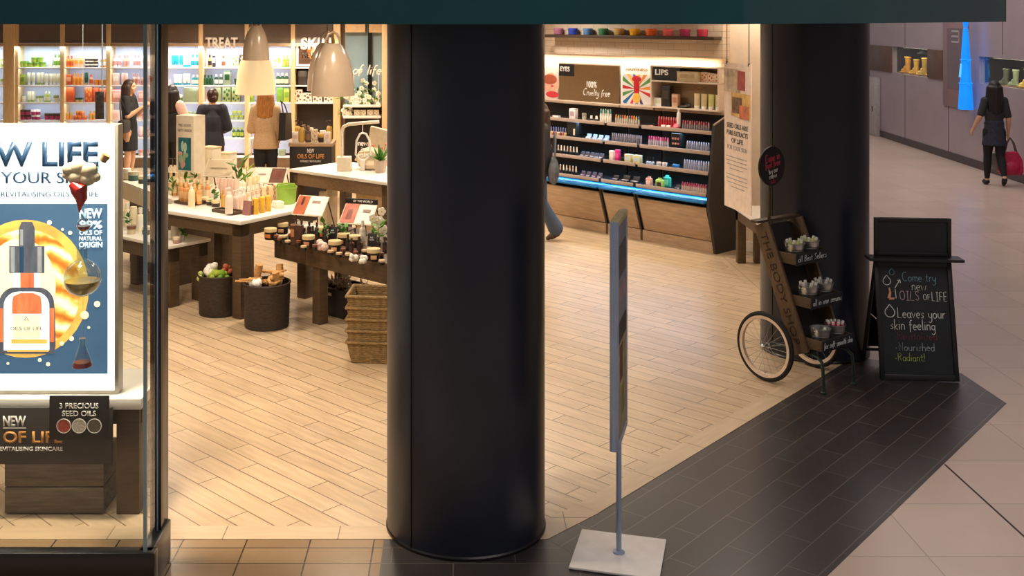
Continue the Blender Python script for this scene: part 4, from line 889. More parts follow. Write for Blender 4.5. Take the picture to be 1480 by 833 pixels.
# ---------------------------------------------------------------- display corner between the SKIN bay and the front column
VY = 19.7; KV = FPX/VY
def vx(px): return (px-PPX)/KV
def vz(py): return CAMH-(py-PPY)/KV
o = thing('corner_display', (vx(527), VY, 0), 0, 'dark display case with pale blue panel and white shelves right of the oak post', 'display')
hwv = 64/KV/2
b = MB(); b.box((0, .5, 2.2), (2*hwv, .03, 2.2)); b.build('blue_panel', mat('pale_blue_panel', (150, 176, 190), .2, var=.1, scale=2), o)
b = MB(); b.box((0, .5, .55), (2*hwv, .03, 1.1)); b.build('dark_back', M_bkblack, o)
b = MB(); b.box((vx(532)-vx(527), .44, 2.3), (.07, .06, 2.0)); b.build('black_mullion', M_gloss_black, o)
b = MB(); b.box((hwv-.04, .3, 1.65), (.1, .5, 3.3), bev=.004); b.build('upright', M_oak, o)
b = MB(); b.box((-.2, .40, 2.75), (.36, .1, .6)); b.box((.2, .4, 2.62), (.3, .1, .35)); b.build('hanging_cards', mat('peach_card', (232, 196, 150), .6), o)
for z in (vz(152), vz(168)):
    b = MB(); b.box((-.05, .22, z-.02), (2*hwv-.12, .44, .04), bev=.004); b.build('shelf', M_white, o)
strk = MB(); strokes(strk, 'of life', 14/KV, 0, 0, .014, 0, width=42/KV, slant=.25)
w_o = strk.build('script_sign', M_white, None, (vx(530), VY+.1, vz(101))); tag(w_o, 'white script lettering reading of life above the blossom shelf', 'sign')
b = MB(); b.tube([(-.24, 0, -.06), (-.24, 0, vz(152)-vz(101))], .006, 6); b.tube([(.2, 0, -.08), (.2, 0, vz(152)-vz(101))], .006, 6); s_ = b.build('support', M_white, w_o)
def blossom(name, loc, n, sx, sz, lab, big=.045):
    rn = random.Random(n+int(loc[0]*100)); o = thing(name, loc, 0, lab, 'flowers')
    b = MB()
    for i in range(n):
        p = Vector((rn.uniform(-sx, sx), rn.uniform(-.09, .09), abs(rn.gauss(0, sz*.5))))
        for k in range(5): a = 2*PI*k/5; b.ell(p+Vector((big*.55*math.cos(a), -.01, big*.55*math.sin(a))), (big*.5, big*.22, big*.5), 0, seg=6, rings=4)
        b.ell(p+Vector((0, -.022, 0)), big*.22, 1, seg=6, rings=4)
    pt_ = b.build('petals', [mat('white_petals', (244, 236, 220), .6), mat('flower_yellow', (226, 190, 80), .6)], o); pt_['kind'] = 'stuff'
    b = MB()
    for i in range(n): p = Vector((rn.uniform(-sx, sx), rn.uniform(-.07, .07), abs(rn.gauss(0, sz*.4)))); b.leaf(p, (rn.uniform(-1, 1), rn.uniform(-.6, .2), rn.uniform(-.2, .8)), .1, .05)
    b.build('leaves', M_leaf, o)['kind'] = 'stuff'
blossom('blossom_garland', (vx(518), VY+.2, vz(152)), 72, .35, .42, 'mass of white blossoms and leaves on the upper white shelf')
blossom('blossom_pot', (vx(500), VY+.2, vz(168)), 12, .08, .13, 'small bunch of white flowers at the left of the lower white shelf')
for i, px in enumerate((515, 524, 534, 543)): put('gift_box', product('gift', (244, 234, 212), (200, 176, 140), .1, .1), (vx(px), VY+.14, vz(168)), 0, f'small cream box, {ORD[i]} from left on the lower white blossom shelf', 'box', 'cream boxes on the blossom shelf')

# ---------------------------------------------------------------- tables of the shop floor
def TP(px, py, z):
    d = FPX*(CAMH-z)/(py-PPY); return Vector(((px-PPX)/FPX*d, d, z))
def table(name, corner, ang, L, W, H, label, top=M_white, th=.035, ap=.11, body=M_wood_dkx, legs=None, lw=.11, inset=.02):
    """corner: nearest corner; local x runs to the right-back edge, local y to the left-back edge"""
    t = thing(name, (corner[0], corner[1], 0), ang, label, 'table')
    b = MB(); b.box((L/2, W/2, H-th/2), (L, W, th), bev=.004); b.build('table_top', top, t)
    b = MB(); z = H-th-ap/2
    b.box((L/2, inset+.012, z), (L-2*inset, .024, ap)); b.box((L/2, W-inset-.012, z), (L-2*inset, .024, ap)); b.box((inset+.012, W/2, z), (.024, W-2*inset, ap)); b.box((L-inset-.012, W/2, z), (.024, W-2*inset, ap)); b.build('apron', body, t)
    for (x, y) in (legs or [(inset+lw/2, inset+lw/2), (L-inset-lw/2, inset+lw/2), (inset+lw/2, W-inset-lw/2), (L-inset-lw/2, W-inset-lw/2)]):
        b = MB(); b.box((x, y, (H-th)/2), (lw, lw, H-th), bev=.004); b.build('leg', M_wood_dk, t)
    return t
# lotion table: local x along (.574,.819), y along (-.819,.574)
AA = math.atan2(.819, .574); AC = (-1.90, 9.90)
table('display_table', AC, AA, 1.05, 1.25, .89, 'tall white topped dark table crowded with amber and white bottles', legs=[(.075, .075), (.95, .1), (.62, .9), (.95, .9)])
BCn = (-2.64, 10.30)
table('display_bench', BCn, math.atan2(.77, .63), .48, 1.15, .585, 'low white topped bench tucked in beside the tall lotion table', th=.03, ap=.13)
JA = math.atan2(1.03, -1.08)-PI/2
JC = (-.535, 9.104)      # the jar table's front edge runs from here to the left
JL = math.hypot(1.12, 1.07)
jt = thing('display_table', (-1.655, 10.174, 0), math.atan2(-1.07, 1.12), 'low dark wood table covered with dark jars and small black bottles', 'table')
b = MB(); b.box((.81, .42, .675), (1.62, .84, .03), bev=.004); b.build('table_top', mat('dark_table_top', (92, 74, 56), .45, var=.2, scale=6, stretch=(1, 9, 9)), jt)
b = MB()
for (c_, s_) in (((.81, .02, .585), (1.6, .025, .15)), ((.81, .82, .585), (1.6, .025, .15)), ((.02, .42, .585), (.025, .8, .15)), ((1.6, .42, .585), (.025, .8, .15))): b.box(c_, s_)
b.box((.46, .006, .585), (.004, .004, .15)); b.build('apron', M_wood_dkx, jt)
for (x, y) in ((.585, .075), (1.55, .075), (.075, .76), (1.55, .76)):
    b = MB(); b.box((x, y, .33), (.1, .1, .66), bev=.004); b.build('leg', M_wood_dk, jt)
KB_ = TP(450, 241, .96)
table('display_table', (TP(562, 264, .96).x, TP(562, 264, .96).y), math.atan2(.75, .66), .9, math.hypot(.97, 1.3), .96, 'high white topped table with a lantern sign and potted plant behind the jar table', body=mat('table_mid_brown', (122, 98, 72), .5, var=.2, scale=5, stretch=(1, 8, 8)), ap=.14)
# cream counter glimpsed through the window glass
o = thing('cream_counter', (-2.75, 10.99, 0), 0, 'cream boxed counter behind the lotion table, seen either side of the window post', 'counter')
JP = [(0, 0), (.55, .79), (-.15, 1.91), (-.97, 1.39)]
b = MB(); b.prism(JP, .70, .86); b.build('body', M_creamcard, o); b = MB(); b.prism([(-.08, .12), (.40, .80), (-.17, 1.75), (-.85, 1.33)], 0, .70); b.build('plinth', M_wood_dk, o); b = MB(); b.prism(JP, .86, .89); b.build('counter_top', M_white, o)
# side table at the right, below the hanging board
table('display_table', (3.12, 11.1), 0, .32, 1.22, .62, 'dark legged table with a white top beneath the hanging board', lw=.09)

# ---------------------------------------------------------------- baskets, crate
def basket(loc, r, h, lab, weave):
    o = thing('floor_basket', loc, 0, lab, 'basket'); b = MB(); prof = [(0, .005), (r*.93, .005)]
    n = 26
    for i in range(n+1): z = h*i/n; prof.append((r*(.93+.07*i/n)+(.004 if i % 2 else 0), .005+z))
    prof += [(r*.97, h+.005), (r*.9, h*.1), (0, h*.09)]
    b.lathe(prof, 40); b.build('woven_body', weave, o)
    b = MB(); b.tube([(r*math.cos(2*PI*i/36), r*math.sin(2*PI*i/36), h) for i in range(36)], .009, 6, loop=True); b.build('rim', weave, o)
    return o
M_wick = mat('black_brown_weave', (52, 42, 36), .6, var=.4, scale=30, stretch=(1, 1, 3), bump=.3)
basket((-2.15, 10.16, 0), .19, .36, 'dark woven basket of green net sponges left of the table leg', M_wick)
basket((-1.64, 9.74, 0), .205, .385, 'dark woven basket of loofahs and brushes right of the table leg', M_wick)
def puff(loc, r, c, lab, cat, n=9):
    b = MB(); rn = random.Random(int(loc[0]*1000)+n)
    for i in range(n): b.ell((rn.uniform(-.6, .6)*r, rn.uniform(-.6, .6)*r, rn.uniform(-.4, .6)*r), (r*.6, r*.5, r*.45), rot=(rn.random()*3, rn.random()*3, 0), seg=8, rings=6)
    tag(b.build('net_sponge', mat('net_%d_%d_%d' % c, c, .7, var=.2, scale=60, bump=.3), None, loc), lab, cat)
puff((-2.21, 10.08, .41), .07, (240, 236, 226), 'white net sponge on top of the green sponge basket', 'sponge')
puff((-2.17, 10.04, .365), .06, LIM, 'lime green net sponge at the front of the left basket', 'sponge'); puff((-2.08, 10.05, .365), .06, (130, 170, 50), 'darker green net sponge at the front right of the left basket', 'sponge')
puff((-2.08, 10.2, .39), .055, (190, 96, 60), 'rusty orange net sponge at the back of the left basket', 'sponge'); puff((-2.29, 10.1, .35), .045, (190, 200, 120), 'pale green net sponge at the left rim of the left basket', 'sponge')
M_loof = mat('loofah_tan', (198, 150, 92), .8, var=.25, scale=40, bump=.4)
rn = random.Random(5)
for i in range(12):
    a = rn.random()*6.28; x, y = -1.64+rn.uniform(-.12, .12), 9.76+rn.uniform(-.09, .12)
    b = MB(); 
    if i % 3 == 0: b.tube([(-.02, 0, 0), (0, 0, .05), (.02, .0, .11)], [.03, .034, .03], 10); lab = 'upright tan loofah'
    elif i % 3 == 1: b.tube([(.05*math.cos(t*.8), .05*math.sin(t*.8), .02*math.sin(t)) for t in range(8)], .016, 8, loop=True); lab = 'looped tan back strap'
    else: b.box((0, 0, .02), (.12, .05, .025), bev=.008); b.tube([(.06, 0, .025), (.16, 0, .04)], .009, 6); lab = 'wooden bath brush'
    tag(b.build(['loofah', 'loofah_strap', 'bath_brush'][i % 3], M_loof, None, (x, y, .345+.032*(i//3)), a), f'{lab} in the loofah basket, {["lowest","second","third","topmost"][i//3]} of its kind', ['loofah', 'strap', 'brush'][i % 3], 'bath tools in the loofah basket')
puff((-1.73, 9.63, .385), .06, (240, 230, 220), 'white net sponge at the front of the loofah basket', 'sponge'); puff((-1.78, 9.74, .385), .04, (214, 170, 110), 'tan sponge at the left rim of the loofah basket', 'sponge')

o = thing('storage_crate', (-1.02, 10.22, 0), math.atan2(-1.07, 1.12), 'open black crate of paper shreds under the jar table', 'crate')
b = MB(); cw, cdp, chh = .44, .34, .25
b.box((0, 0, .01), (cw, cdp, .02)); b.box((0, -cdp/2, chh/2), (cw, .016, chh), bev=.003); b.box((0, cdp/2, chh/2), (cw, .016, chh), bev=.003); b.box((-cw/2, 0, chh/2), (.016, cdp, chh), bev=.003); b.box((cw/2, 0, chh/2), (.016, cdp, chh), bev=.003)
b.box((0, -cdp/2-.009, chh*.78), (.1, .004, .025), 1); b.build('body', [mat('crate_black', (38, 36, 36), .5), M_white], o)
b = MB()
for i in range(60): b.leaf((rn.uniform(-.18, .18), rn.uniform(-.13, .13), .2+rn.uniform(0, .05)), (rn.uniform(-1, 1), rn.uniform(-1, 1), rn.uniform(0, .8)), .12, .03)
s = b.build('paper_shreds', mat('paper_shreds', (206, 190, 166), .8), None, o.location, o.rotation_euler.z); tag(s, 'heap of cream paper shreds filling the black crate', 'packing paper', kind='stuff')

# stacked wicker trays
M_wk = mat('seagrass_weave', (140, 112, 70), .75, var=.45, scale=34, stretch=(1, 1, 2.6), bump=.5)
wa = R(-4)
wo = Vector((-.83, 8.63, 0))
for i in range(5):
    z0 = .0 if i == 0 else .0+.09*i
    o = thing('wicker_basket', (wo.x+.26, wo.y+.2, z0+.003), wa, ['bottom seagrass basket of the nested stack on the floor', 'second seagrass basket from the floor in the nested stack', 'middle seagrass basket of the nested stack', 'fourth seagrass basket from the floor in the nested stack', 'topmost open seagrass basket of the nested stack'][i], 'basket', 'nested seagrass baskets')
    b = MB(); n = 10; hh = .165
    for k in range(n):
        z = hh*k/n; e = .86+.14*k/n
        if i and k < 4: continue
        for sx, sy, lx_, ly_ in ((0, -1, .5, .014), (0, 1, .5, .014), (-1, 0, .014, .36), (1, 0, .014, .36)):
            b.box((sx*.25*e, sy*.18*e, z+hh/n/2), (lx_*e if lx_ > .1 else lx_, ly_*e if ly_ > .1 else ly_, hh/n*.96), bev=.004)
    if i == 0: b.box((0, 0, .008), (.42, .3, .016))
    b.build('woven_wall', M_wk, o)
    b = MB(); pts = [(-.255, -.185), (.255, -.185), (.255, .185), (-.255, .185)]
    for q in range(4):
        p, p2 = Vector((*pts[q], hh)), Vector((*pts[(q+1) % 4], hh)); b.tube([p, (p+p2)/2+Vector((0, 0, -.004)), p2], .013, 8)
    b.build('rim', M_wk, o)
# ---------------------------------------------------------------- table goods
def tp(name, kind, c1, c2, w_, h_, px, py, z, rz, lab, cat, grp=None):
    if z < .95 and kind != 'tub': w_, h_ = w_*1.12, h_*1.15
    return put(name, product(kind, c1, c2, w_, h_), TP(px, py, z)+Vector((0, 0, .001)), rz, lab, cat, grp)
AMB, WCAP, BLK, DARK = (222, 158, 92), (244, 238, 226), (30, 26, 24), (48, 38, 34)
TZ = .89
def tray(px, py, z, L, W, ang, lab, rim=.02):
    p = TP(px, py, z); o = thing('tray', (p.x, p.y, z), ang, lab, 'tray')
    b = MB(); b.box((0, 0, .008), (L, W, .014)); b.build('base', M_wood_dkx, o)
    b = MB()
    for c_, s_ in (((0, -W/2, .015), (L, .012, .03)), ((0, W/2, .015), (L, .012, .03)), ((-L/2, 0, .015), (.012, W, .03)), ((L/2, 0, .015), (.012, W, .03))): b.box(c_, s_, bev=.003)
    b.build('rim', M_wood_dk, o); return o
TA = AA-PI/2-R(2)
def row(n, px0, py0, px1, py1, fn):
    for i in range(n):
        f = i/(n-1) if n > 1 else .5; fn(i, px0+(px1-px0)*f, py0+(py1-py0)*f)
tray(273, 294.5, TZ, .26, .14, TA, 'dark tray under the amber bottles at the left of the lotion table')
row(5, 262, 292, 288, 297, lambda i, x, y: tp('bottle', 'bottle', AMB, (236, 190, 130), .045, .16, x, y-2, TZ+.016, 0, f'amber bottle, {ORD[i]} from left, front row on the left tray', 'bottle', 'amber bottles on the lotion table'))
row(6, 252, 283, 300, 289, lambda i, x, y: tp('bottle', 'bottle', AMB, (240, 214, 170), .05, .17, x, y, TZ, 0, f'amber bottle, {ORD[i]} from left, row behind the left tray', 'bottle', 'amber bottles on the lotion table'))
tp('pump_bottle', 'pump', (240, 220, 180), WCAP, .06, .2, 277, 298.5, TZ, .3, 'cream pump bottle standing in front of the left tray of amber bottles', 'bottle')
row(6, 247, 280, 288, 282, lambda i, x, y: tp('bottle', 'bottle', (244, 230, 196), (230, 200, 150), .055, .19, x, y, TZ, 0, f'pale cream bottle, {ORD[i]} from left, row on the cream counter behind the amber bottles', 'bottle', 'cream bottles on the cream counter'))
row(4, 247, 271, 264, 271, lambda i, x, y: tp('bottle', 'bottle', (246, 234, 206), BLK, .06, .27, x, y, TZ, 0, f'tall cream bottle with black cap, {ORD[i]} from left at the back of the cream counter', 'bottle', 'black capped bottles on the cream counter'))
row(3, 296, 294, 312, 299, lambda i, x, y: tp('cosmetic_tub', 'tub', DARK, (226, 206, 160), .085, .06, x, y, TZ, 0, f'dark tub, {ORD[i]} from left in front of the amber bottles', 'tub', 'dark tubs on the lotion table'))
row(3, 300, 292, 314, 295, lambda i, x, y: tp('pump_bottle', 'pump', WCAP, (244, 240, 230), .05, .13, x, y-5, TZ, .4, f'short white pump bottle, {ORD[i]} from left behind the dark tubs', 'bottle', 'white pump bottles on the lotion table'))
tray(329, 307.5, TZ, .30, .12, TA, 'dark tray at the front corner of the lotion table')
tp('pump_bottle', 'pump', (240, 222, 204), WCAP, .065, .21, 331, 309, TZ+.016, .6, 'white pump bottle at the front corner of the lotion table', 'bottle')
tp('bottle', 'bottle', (214, 160, 70), GLD, .04, .14, 322.5, 299, TZ, 0, 'small golden bottle just behind the front corner tray', 'bottle')
row(3, 341, 305, 352, 301, lambda i, x, y: tp('pump_bottle', 'pump', (236, 206, 190), WCAP, .055, .17, x, y, TZ, .5, f'pinkish white pump bottle, {ORD[i]} from left beside the corner tray', 'bottle', 'pinkish pump bottles on the lotion table'))
tray(330, 287, TZ+.0, .34, .12, TA, 'dark riser tray under the clear pink bottles')
row(6, 317, 286, 342, 289, lambda i, x, y: tp('bottle', 'flip', (238, 206, 190), (232, 190, 176), .05, .17, x, y-1, TZ+.016, 0, f'clear pink bottle, {ORD[i]} from left on the riser tray', 'bottle', 'clear pink bottles on the lotion table'))
row(5, 320, 279, 341, 282, lambda i, x, y: tp('bottle', 'bottle', (240, 212, 200), (244, 226, 214), .045, .15, x, y, TZ, 0, f'clear pink bottle, {ORD[i]} from left in the row behind the riser', 'bottle', 'clear pink bottles on the lotion table'))
p = TP(357, 311, TZ); o = thing('price_card', p+Vector((0, 0, .001)), AA-PI/2+.1, 'purple brown tilted card beside the yellow gift boxes', 'card')
b = MB(); b.box((0, .0, .065), (.085, .02, .13), rot=(-.2, 0, 0), bev=.002); b.box((0, .03, .04), (.05, .05, .08), 0); b.build('card', mat('purple_brown_card', (150, 104, 100), .5), o)
row(3, 369, 309.5, 387, 305, lambda i, x, y: tp('gift_box', 'gift', (232, 184, 60), (140, 88, 30), .07, .125, x, y, TZ, AA-PI/2-.55, f'yellow gift box with brown flowers, {ORD[i]} from left', 'box', 'yellow gift boxes on the lotion table'))
row(4, 359, 299, 378, 294, lambda i, x, y: tp('bottle', 'bottle', (232, 206, 180), WCAP, .05, .17, x, y, TZ, 0, f'white capped bottle, {ORD[i]} from left behind the yellow gift boxes', 'bottle', 'white capped bottles on the lotion table'))
row(3, 380, 294, 400, 290, lambda i, x, y: tp('gift_box', 'gift', (238, 204, 164), (150, 104, 66), .075, .14, x, y, TZ, AA-PI/2-.5, f'peach dotted gift box, {ORD[i]} from left behind the yellow boxes', 'box', 'peach gift boxes on the lotion table'))
row(3, 361, 286, 372, 283, lambda i, x, y: tp('bottle', 'flip', (236, 222, 176), (230, 210, 150), .05, .18, x, y, TZ, 0, f'pale yellow tube bottle, {ORD[i]} from left under the tilted photo sign', 'bottle', 'pale yellow bottles on the lotion table'))
tp('product_box', 'box', (244, 236, 214), WCAP, .12, .05, 402, 300, TZ, AA-PI/2-.5, 'flat white box at the right edge of the lotion table', 'box')
# lime green bucket bag on a rear stand
o = thing('lime_tub', TP(414, 294, TZ)+Vector((0, 0, .001)), 0, 'lime green storage tub at the back of the lotion table behind the orange sign', 'tub')
b = MB(); b.lathe([(0, 0), (.085, 0), (.09, .02), (.1, .15), (.106, .155), (.106, .168), (.095, .166), (.083, .03), (0, .02)], 24); b.build('body', mat('lime_plastic', (146, 186, 70), .35), o)
b = MB(); b.tube([(-.1, 0, .15), (-.08, -.02, .19), (0, -.03, .2), (.08, -.02, .19), (.1, 0, .15)], .008, 6); b.build('handle', mat('lime_plastic', (146, 186, 70), .35), o)
# leafy sprigs standing among the bottles
def sprig(px, py, z, h, lab, n=6, c=M_leaf, wd=.04):
    p = TP(px, py, z); rn = random.Random(int(px)); b = MB()
    b.tube([(0, 0, 0), (.01, 0, h*.5), (0, .01, h)], .003, 5, 1)
    for i in range(n): b.leaf((0, 0, h*(.3+.7*i/n)), (rn.uniform(-1, 1), rn.uniform(-1, .6), rn.uniform(.1, .9)), h*.45, wd)
    tag(b.build('leafy_sprig', [c, mat('stem_green', (88, 110, 50), .6)], None, p+Vector((0, 0, .001))), lab, 'plant')
sprig(267, 283, TZ, .24, 'green leaf sprig at the left among the cream bottles'); sprig(281, 284, TZ, .24, 'green leaf sprig between the amber bottles'); sprig(249, 284, TZ, .18, 'green leaf sprig beside the window post')
sprig(309, 297, TZ, .15, 'green leaf sprig rising from the dark tubs', wd=.05); sprig(344, 284, TZ, .38, 'tall dark green leaf stem left of the tilted photo sign', 8, wd=.05); sprig(356, 280, TZ, .28, 'yellow green plant behind the tilted photo sign', 8, M_lime)
# printed display box standing at the back of the lotion table
px0 = TP(268, 276, TZ); o = thing('display_box', (-2.80, 11.55, .891), R(-28), 'tall cream display box printed with a teal and green picture', 'display box')
b = MB(); b.box((0, .09, .40), (.24, .18, .80), bev=.004); b.build('box', M_creamcard, o)
b = MB(); b.box((0, -.003, .40), (.17, .005, .34)); 
rn = random.Random(9)
for i in range(9): b.ell((rn.uniform(-.06, .06), -.006, .40+rn.uniform(-.13, .13)), (rn.uniform(.015, .035), .002, rn.uniform(.02, .06)), 1+i % 3, seg=10, rings=6)
b.build('picture', [mat('picture_teal', (38, 110, 120), .5, var=.4, scale=8), mat('picture_sage', (150, 180, 140), .5), mat('picture_pinkish', (210, 160, 150), .5), mat('picture_pale', (190, 214, 196), .5)], o)
text('FEEL GOOD', .17, .028, mat('grey_print', (130, 120, 112), .5), o, (0, -.001, .70), (PI/2, 0, 0), 'lettering', .002); text('GIFTS INSIDE', .19, .028, mat('grey_print', (130, 120, 112), .5), o, (0, -.001, .645), (PI/2, 0, 0), 'lettering', .002)
for i, (x, y, w_, h_) in enumerate(((-2.58, 11.80, .16, .45), (-2.44, 11.98, .14, .37))):
    o = thing('plinth_box', (x, y, .891), R(-28), ['taller plain cream plinth right of the printed display box', 'lower plain cream plinth behind the tilted kraft sign'][i], 'plinth')
    b = MB(); b.box((0, 0, (h_-.02)/2), (w_, .14, h_-.02), bev=.004); b.build('body', M_creamcard, o); b = MB(); b.box((0, 0, h_-.01), (w_+.01, .15, .02), bev=.003); b.build('lid', mat('cream_lid', (226, 206, 170), .6), o)
# tilted sign tents
def tent(px, py, z, w_, h_, rz, lab, faces, header=None, lift=0.0, tilt_=.75, back=None):
    p = TP(px, py, z); o = thing('sign_tent', (p.x, p.y, z+.001), rz, lab, 'sign')
    M_ = Matrix.Translation((0, 0, lift)) @ Matrix.Rotation(-tilt_, 4, 'X')
    b = MB(); b.box((0, .006, h_/2), (w_, .012, h_), 0, M=M_)
    for k, (x0, x1, z0, z1, m_) in enumerate(faces): b.box(((x0+x1)/2*w_, -.002, (z0+z1)/2*h_), ((x1-x0)*w_, .004, (z1-z0)*h_), k+1, M=M_)
    b.build('face', [back or M_creamcard]+[f[4] for f in faces], o)
    top = M_ @ Vector((0, 0, h_))
    for sx in (-1, 1):
        b = MB(); b.tube([(sx*w_*.42, top.y, top.z), (sx*w_*.42, top.y+.16, .006), (sx*w_*.35, .01, .006), (sx*w_*.35, .005, lift)], .007, 6); b.build('leg', M_wood_dk, o)
    if header:
        hz_ = top.z; h = MB(); h.box((0, top.y-.005, hz_+.022), (w_*1.02, .014, .045), bev=.002); ho = h.build('header_strip', M_blackprint, o); text(header, w_*.62, .022, M_print, ho, (.05*w_, top.y-.012, hz_+.022), (PI/2, 0, 0), 'lettering', .002, .01)
    return o
M_kraft = mat('kraft_print', (214, 196, 164), .7, var=.08, scale=9); M_wcard = mat('white_card', (240, 230, 220), .6)
tent(313, 284, TZ, .30, .22, R(-10), 'beige kraft sign tilted back among the bottles', [(-.46, .46, .06, .94, M_kraft), (-.3, .3, .4, .5, mat('kraft_text', (186, 164, 132), .7))], lift=.2)
tent(386, 284, TZ, .36, .20, R(-10), 'tilted sign with a white half and a brown photo half', [(-.46, .02, .06, .94, M_wcard), (.04, .46, .06, .94, mat('sign_photo_brown', (112, 70, 56), .5, var=.3)), (.12, .36, .3, .8, mat('sign_photo_rose', (196, 120, 100), .5, var=.3)), (-.34, -.1, .48, .6, mat('sign_text_grey', (176, 150, 140), .6))], lift=.13)

# jar table ------------------------------------------------------
JZ = .69; JR = math.atan2(-1.07, 1.12)
LID = (214, 190, 140)
for i, (px, py, where) in enumerate([(391, 346, 'at the left end of the jar table'), (408, 338, 'second from the left end of the jar table'), (446, 357, 'in front of the tall brown boxes'), (465, 344, 'behind the pinkish sponge'), (484, 365, 'with an orange label beside the pinkish sponge'), (497, 354, 'below the OF THE WORLD sign'), (513, 357, 'among the small black bottles'), (540, 377, 'at the front right near the column')]):
    o = thing('body_butter_jar', TP(px, py, JZ)+Vector((0, 0, .001)), rnd.uniform(-.5, .2), f'wide dark jar with cream lid {where}', 'jar', 'wide dark jars on the jar table')
    r = .055; b = MB(); b.lathe([(0, 0), (r*.9, 0), (r*.97, .008), (r, .07), (0, .07)], 24); b.build('jar_body', mat('dark_jar', (40, 32, 30), .25), o)
    b = MB(); b.lathe([(0, .07), (r*1.04, .07), (r*1.04, .098), (r*1.0, .102), (0, .102)], 24); b.build('lid', [mat('cream_lid_wood', LID, .5)], o)
    b = MB(); b.box((0, -r*.97, .036), (.05, .012, .032), bev=.003); b.build('label', mat('jar_label_%d' % (i % 3), [(206, 120, 60), (216, 170, 120), (200, 140, 110)][i % 3], .6), o)
sp = [(399, 348, 0), (404, 352, 0), (411, 347, 1), (416, 354, 1), (420, 346, 0), (439, 362, 1), (455, 362, 0), (459, 352, 2), (470, 357, 2), (475, 351, 0), (490, 372, 1), (496, 368, 0), (503, 362, 2), (503, 373, 1), (508, 368, 2), (514, 372, 0), (519, 366, 2), (521, 359, 0), (527, 368, 1), (527, 379, 0), (551, 374, 0), (552, 383, 1), (556, 366, 2), (547, 366, 2), (431, 356, 0), (478, 369, 1), (452, 349, 2), (440, 352, 2)]
sp.sort()
for i, (px, py, k) in enumerate(sp):
    kd, c2, w_, h_ = [('tub', (120, 70, 48), .045, .05), ('tub', (206, 176, 140), .055, .04), ('bottle', (70, 48, 44), .036, .12)][k]
    nm = ['small black tub with copper lid', 'small black tub with tan lid', 'small black bottle'][k]
    tp(['small_tub', 'small_tub', 'small_bottle'][k], kd, BLK, c2, w_, h_, px, py, JZ, 0, f'{nm}, {ORD[i] if i < 26 else ("last but one" if i == 26 else "last")} of the small testers from the left', 'jar' if k < 2 else 'bottle', 'small testers on the jar table')
row(2, 425, 352, 432, 354, lambda i, x, y: tp('product_box', 'box', (84, 58, 44), (196, 128, 84) if i == 0 else (60, 44, 36), .055, .15, x, y, JZ, JR, f'tall brown box, {["left", "right"][i]} one of a pair on the jar table', 'box', 'tall brown boxes on the jar table'))
tent(443, 338, JZ, .32, .22, R(-22), 'tilted sign with an orange photo beside white text on the jar table', [(-.48, -.1, .04, .96, mat('sign_photo_orange', (176, 86, 46), .5, var=.35, scale=10)), (-.33, -.25, .5, .9, M_blackprint), (-.08, .48, .04, .96, M_wcard), (.02, .3, .6, .75, mat('sign_text_grey', (176, 150, 140), .6))], lift=.17)
tent(512, 340, JZ, .33, .23, R(-22), 'tilted sign headed OF THE WORLD with a pink photo', [(-.48, -.04, .04, .96, mat('sign_photo_pink', (196, 116, 100), .5, var=.35, scale=10)), (-.34, -.16, .2, .7, mat('sign_photo_pale', (230, 190, 170), .5)), (0, .48, .04, .96, M_wcard), (.12, .38, .55, .72, mat('sign_text_grey', (176, 150, 140), .6))], header='OF THE WORLD', lift=.1)
def placard(px, py, z, lab):
    p = TP(px, py, z); o = thing('small_placard', p+Vector((0, 0, .001)), R(-20), lab, 'placard')
    b = MB(); b.box((0, 0, .10), (.085, .006, .11), 0, bev=.002, rot=(-.15, 0, 0)); b.box((0, .006, .03), (.02, .012, .06)); b.box((0, 0, .004), (.05, .05, .008)); b.build('card', M_blackprint, o)
    b = MB()
    for k, zz_ in enumerate((.125, .105, .085)): strokes(b, ['bath', 'butter', 'new'][k], .016, 0, zz_, .0012, 0, off=-.004-(.1-zz_)*.15*-1)
    b.build('lettering', M_chalk_w, o)
placard(413, 331, JZ, 'small black placard on the left jars of the jar table'); placard(481, 353, JZ, 'small black placard in the middle of the jar table'); placard(538, 364, JZ, 'small black placard at the right of the jar table')
row(3, 428, 337, 452, 343, lambda i, x, y: tp('towel_roll', 'soapbag', (244, 234, 222), (236, 222, 206), .16, .09, x, y-4, JZ, JR+.2*i, f'folded white cloth, {ORD[i]} from left below the orange photo sign', 'cloth', 'folded white cloths on the jar table'))
puff(TP(466, 361, JZ)+Vector((0, 0, .035)), .05, (240, 206, 196), 'pinkish white sponge in front of the middle jar', 'sponge'); puff(TP(512, 378, JZ)+Vector((0, 0, .025)), .04, (246, 238, 226), 'left white sponge at the front edge of the jar table', 'sponge'); puff(TP(525, 381, JZ)+Vector((0, 0, .025)), .04, (246, 238, 226), 'right white sponge at the front edge of the jar table', 'sponge')
row(9, 424, 349, 512, 363, lambda i, x, y: tp('small_bottle', 'bottle', (40, 30, 28), (64, 46, 42), .036, .13, x+1, y-9, JZ, 0, f'slim black bottle, {ORD[i]} from left in the rear row of the jar table', 'bottle', 'slim black bottles on the jar table'))
blossom('blossom_bunch', TP(553, 352, JZ), 12, .09, .26, 'bunch of white blossoms on the jar table beside the column', .04)
sprig(468, 352, JZ, .2, 'green leaf sprig on the middle jars', wd=.05); sprig(495, 352, JZ, .18, 'green leaf sprig below the pink photo sign', wd=.06); sprig(546, 356, JZ, .2, 'green leaf sprig beside the white blossoms', wd=.05)
tp('bottle', 'bottle', (206, 196, 184), WCAP, .05, .19, 524, 354, JZ, 0, 'clear bottle standing behind the small black bottles', 'bottle')
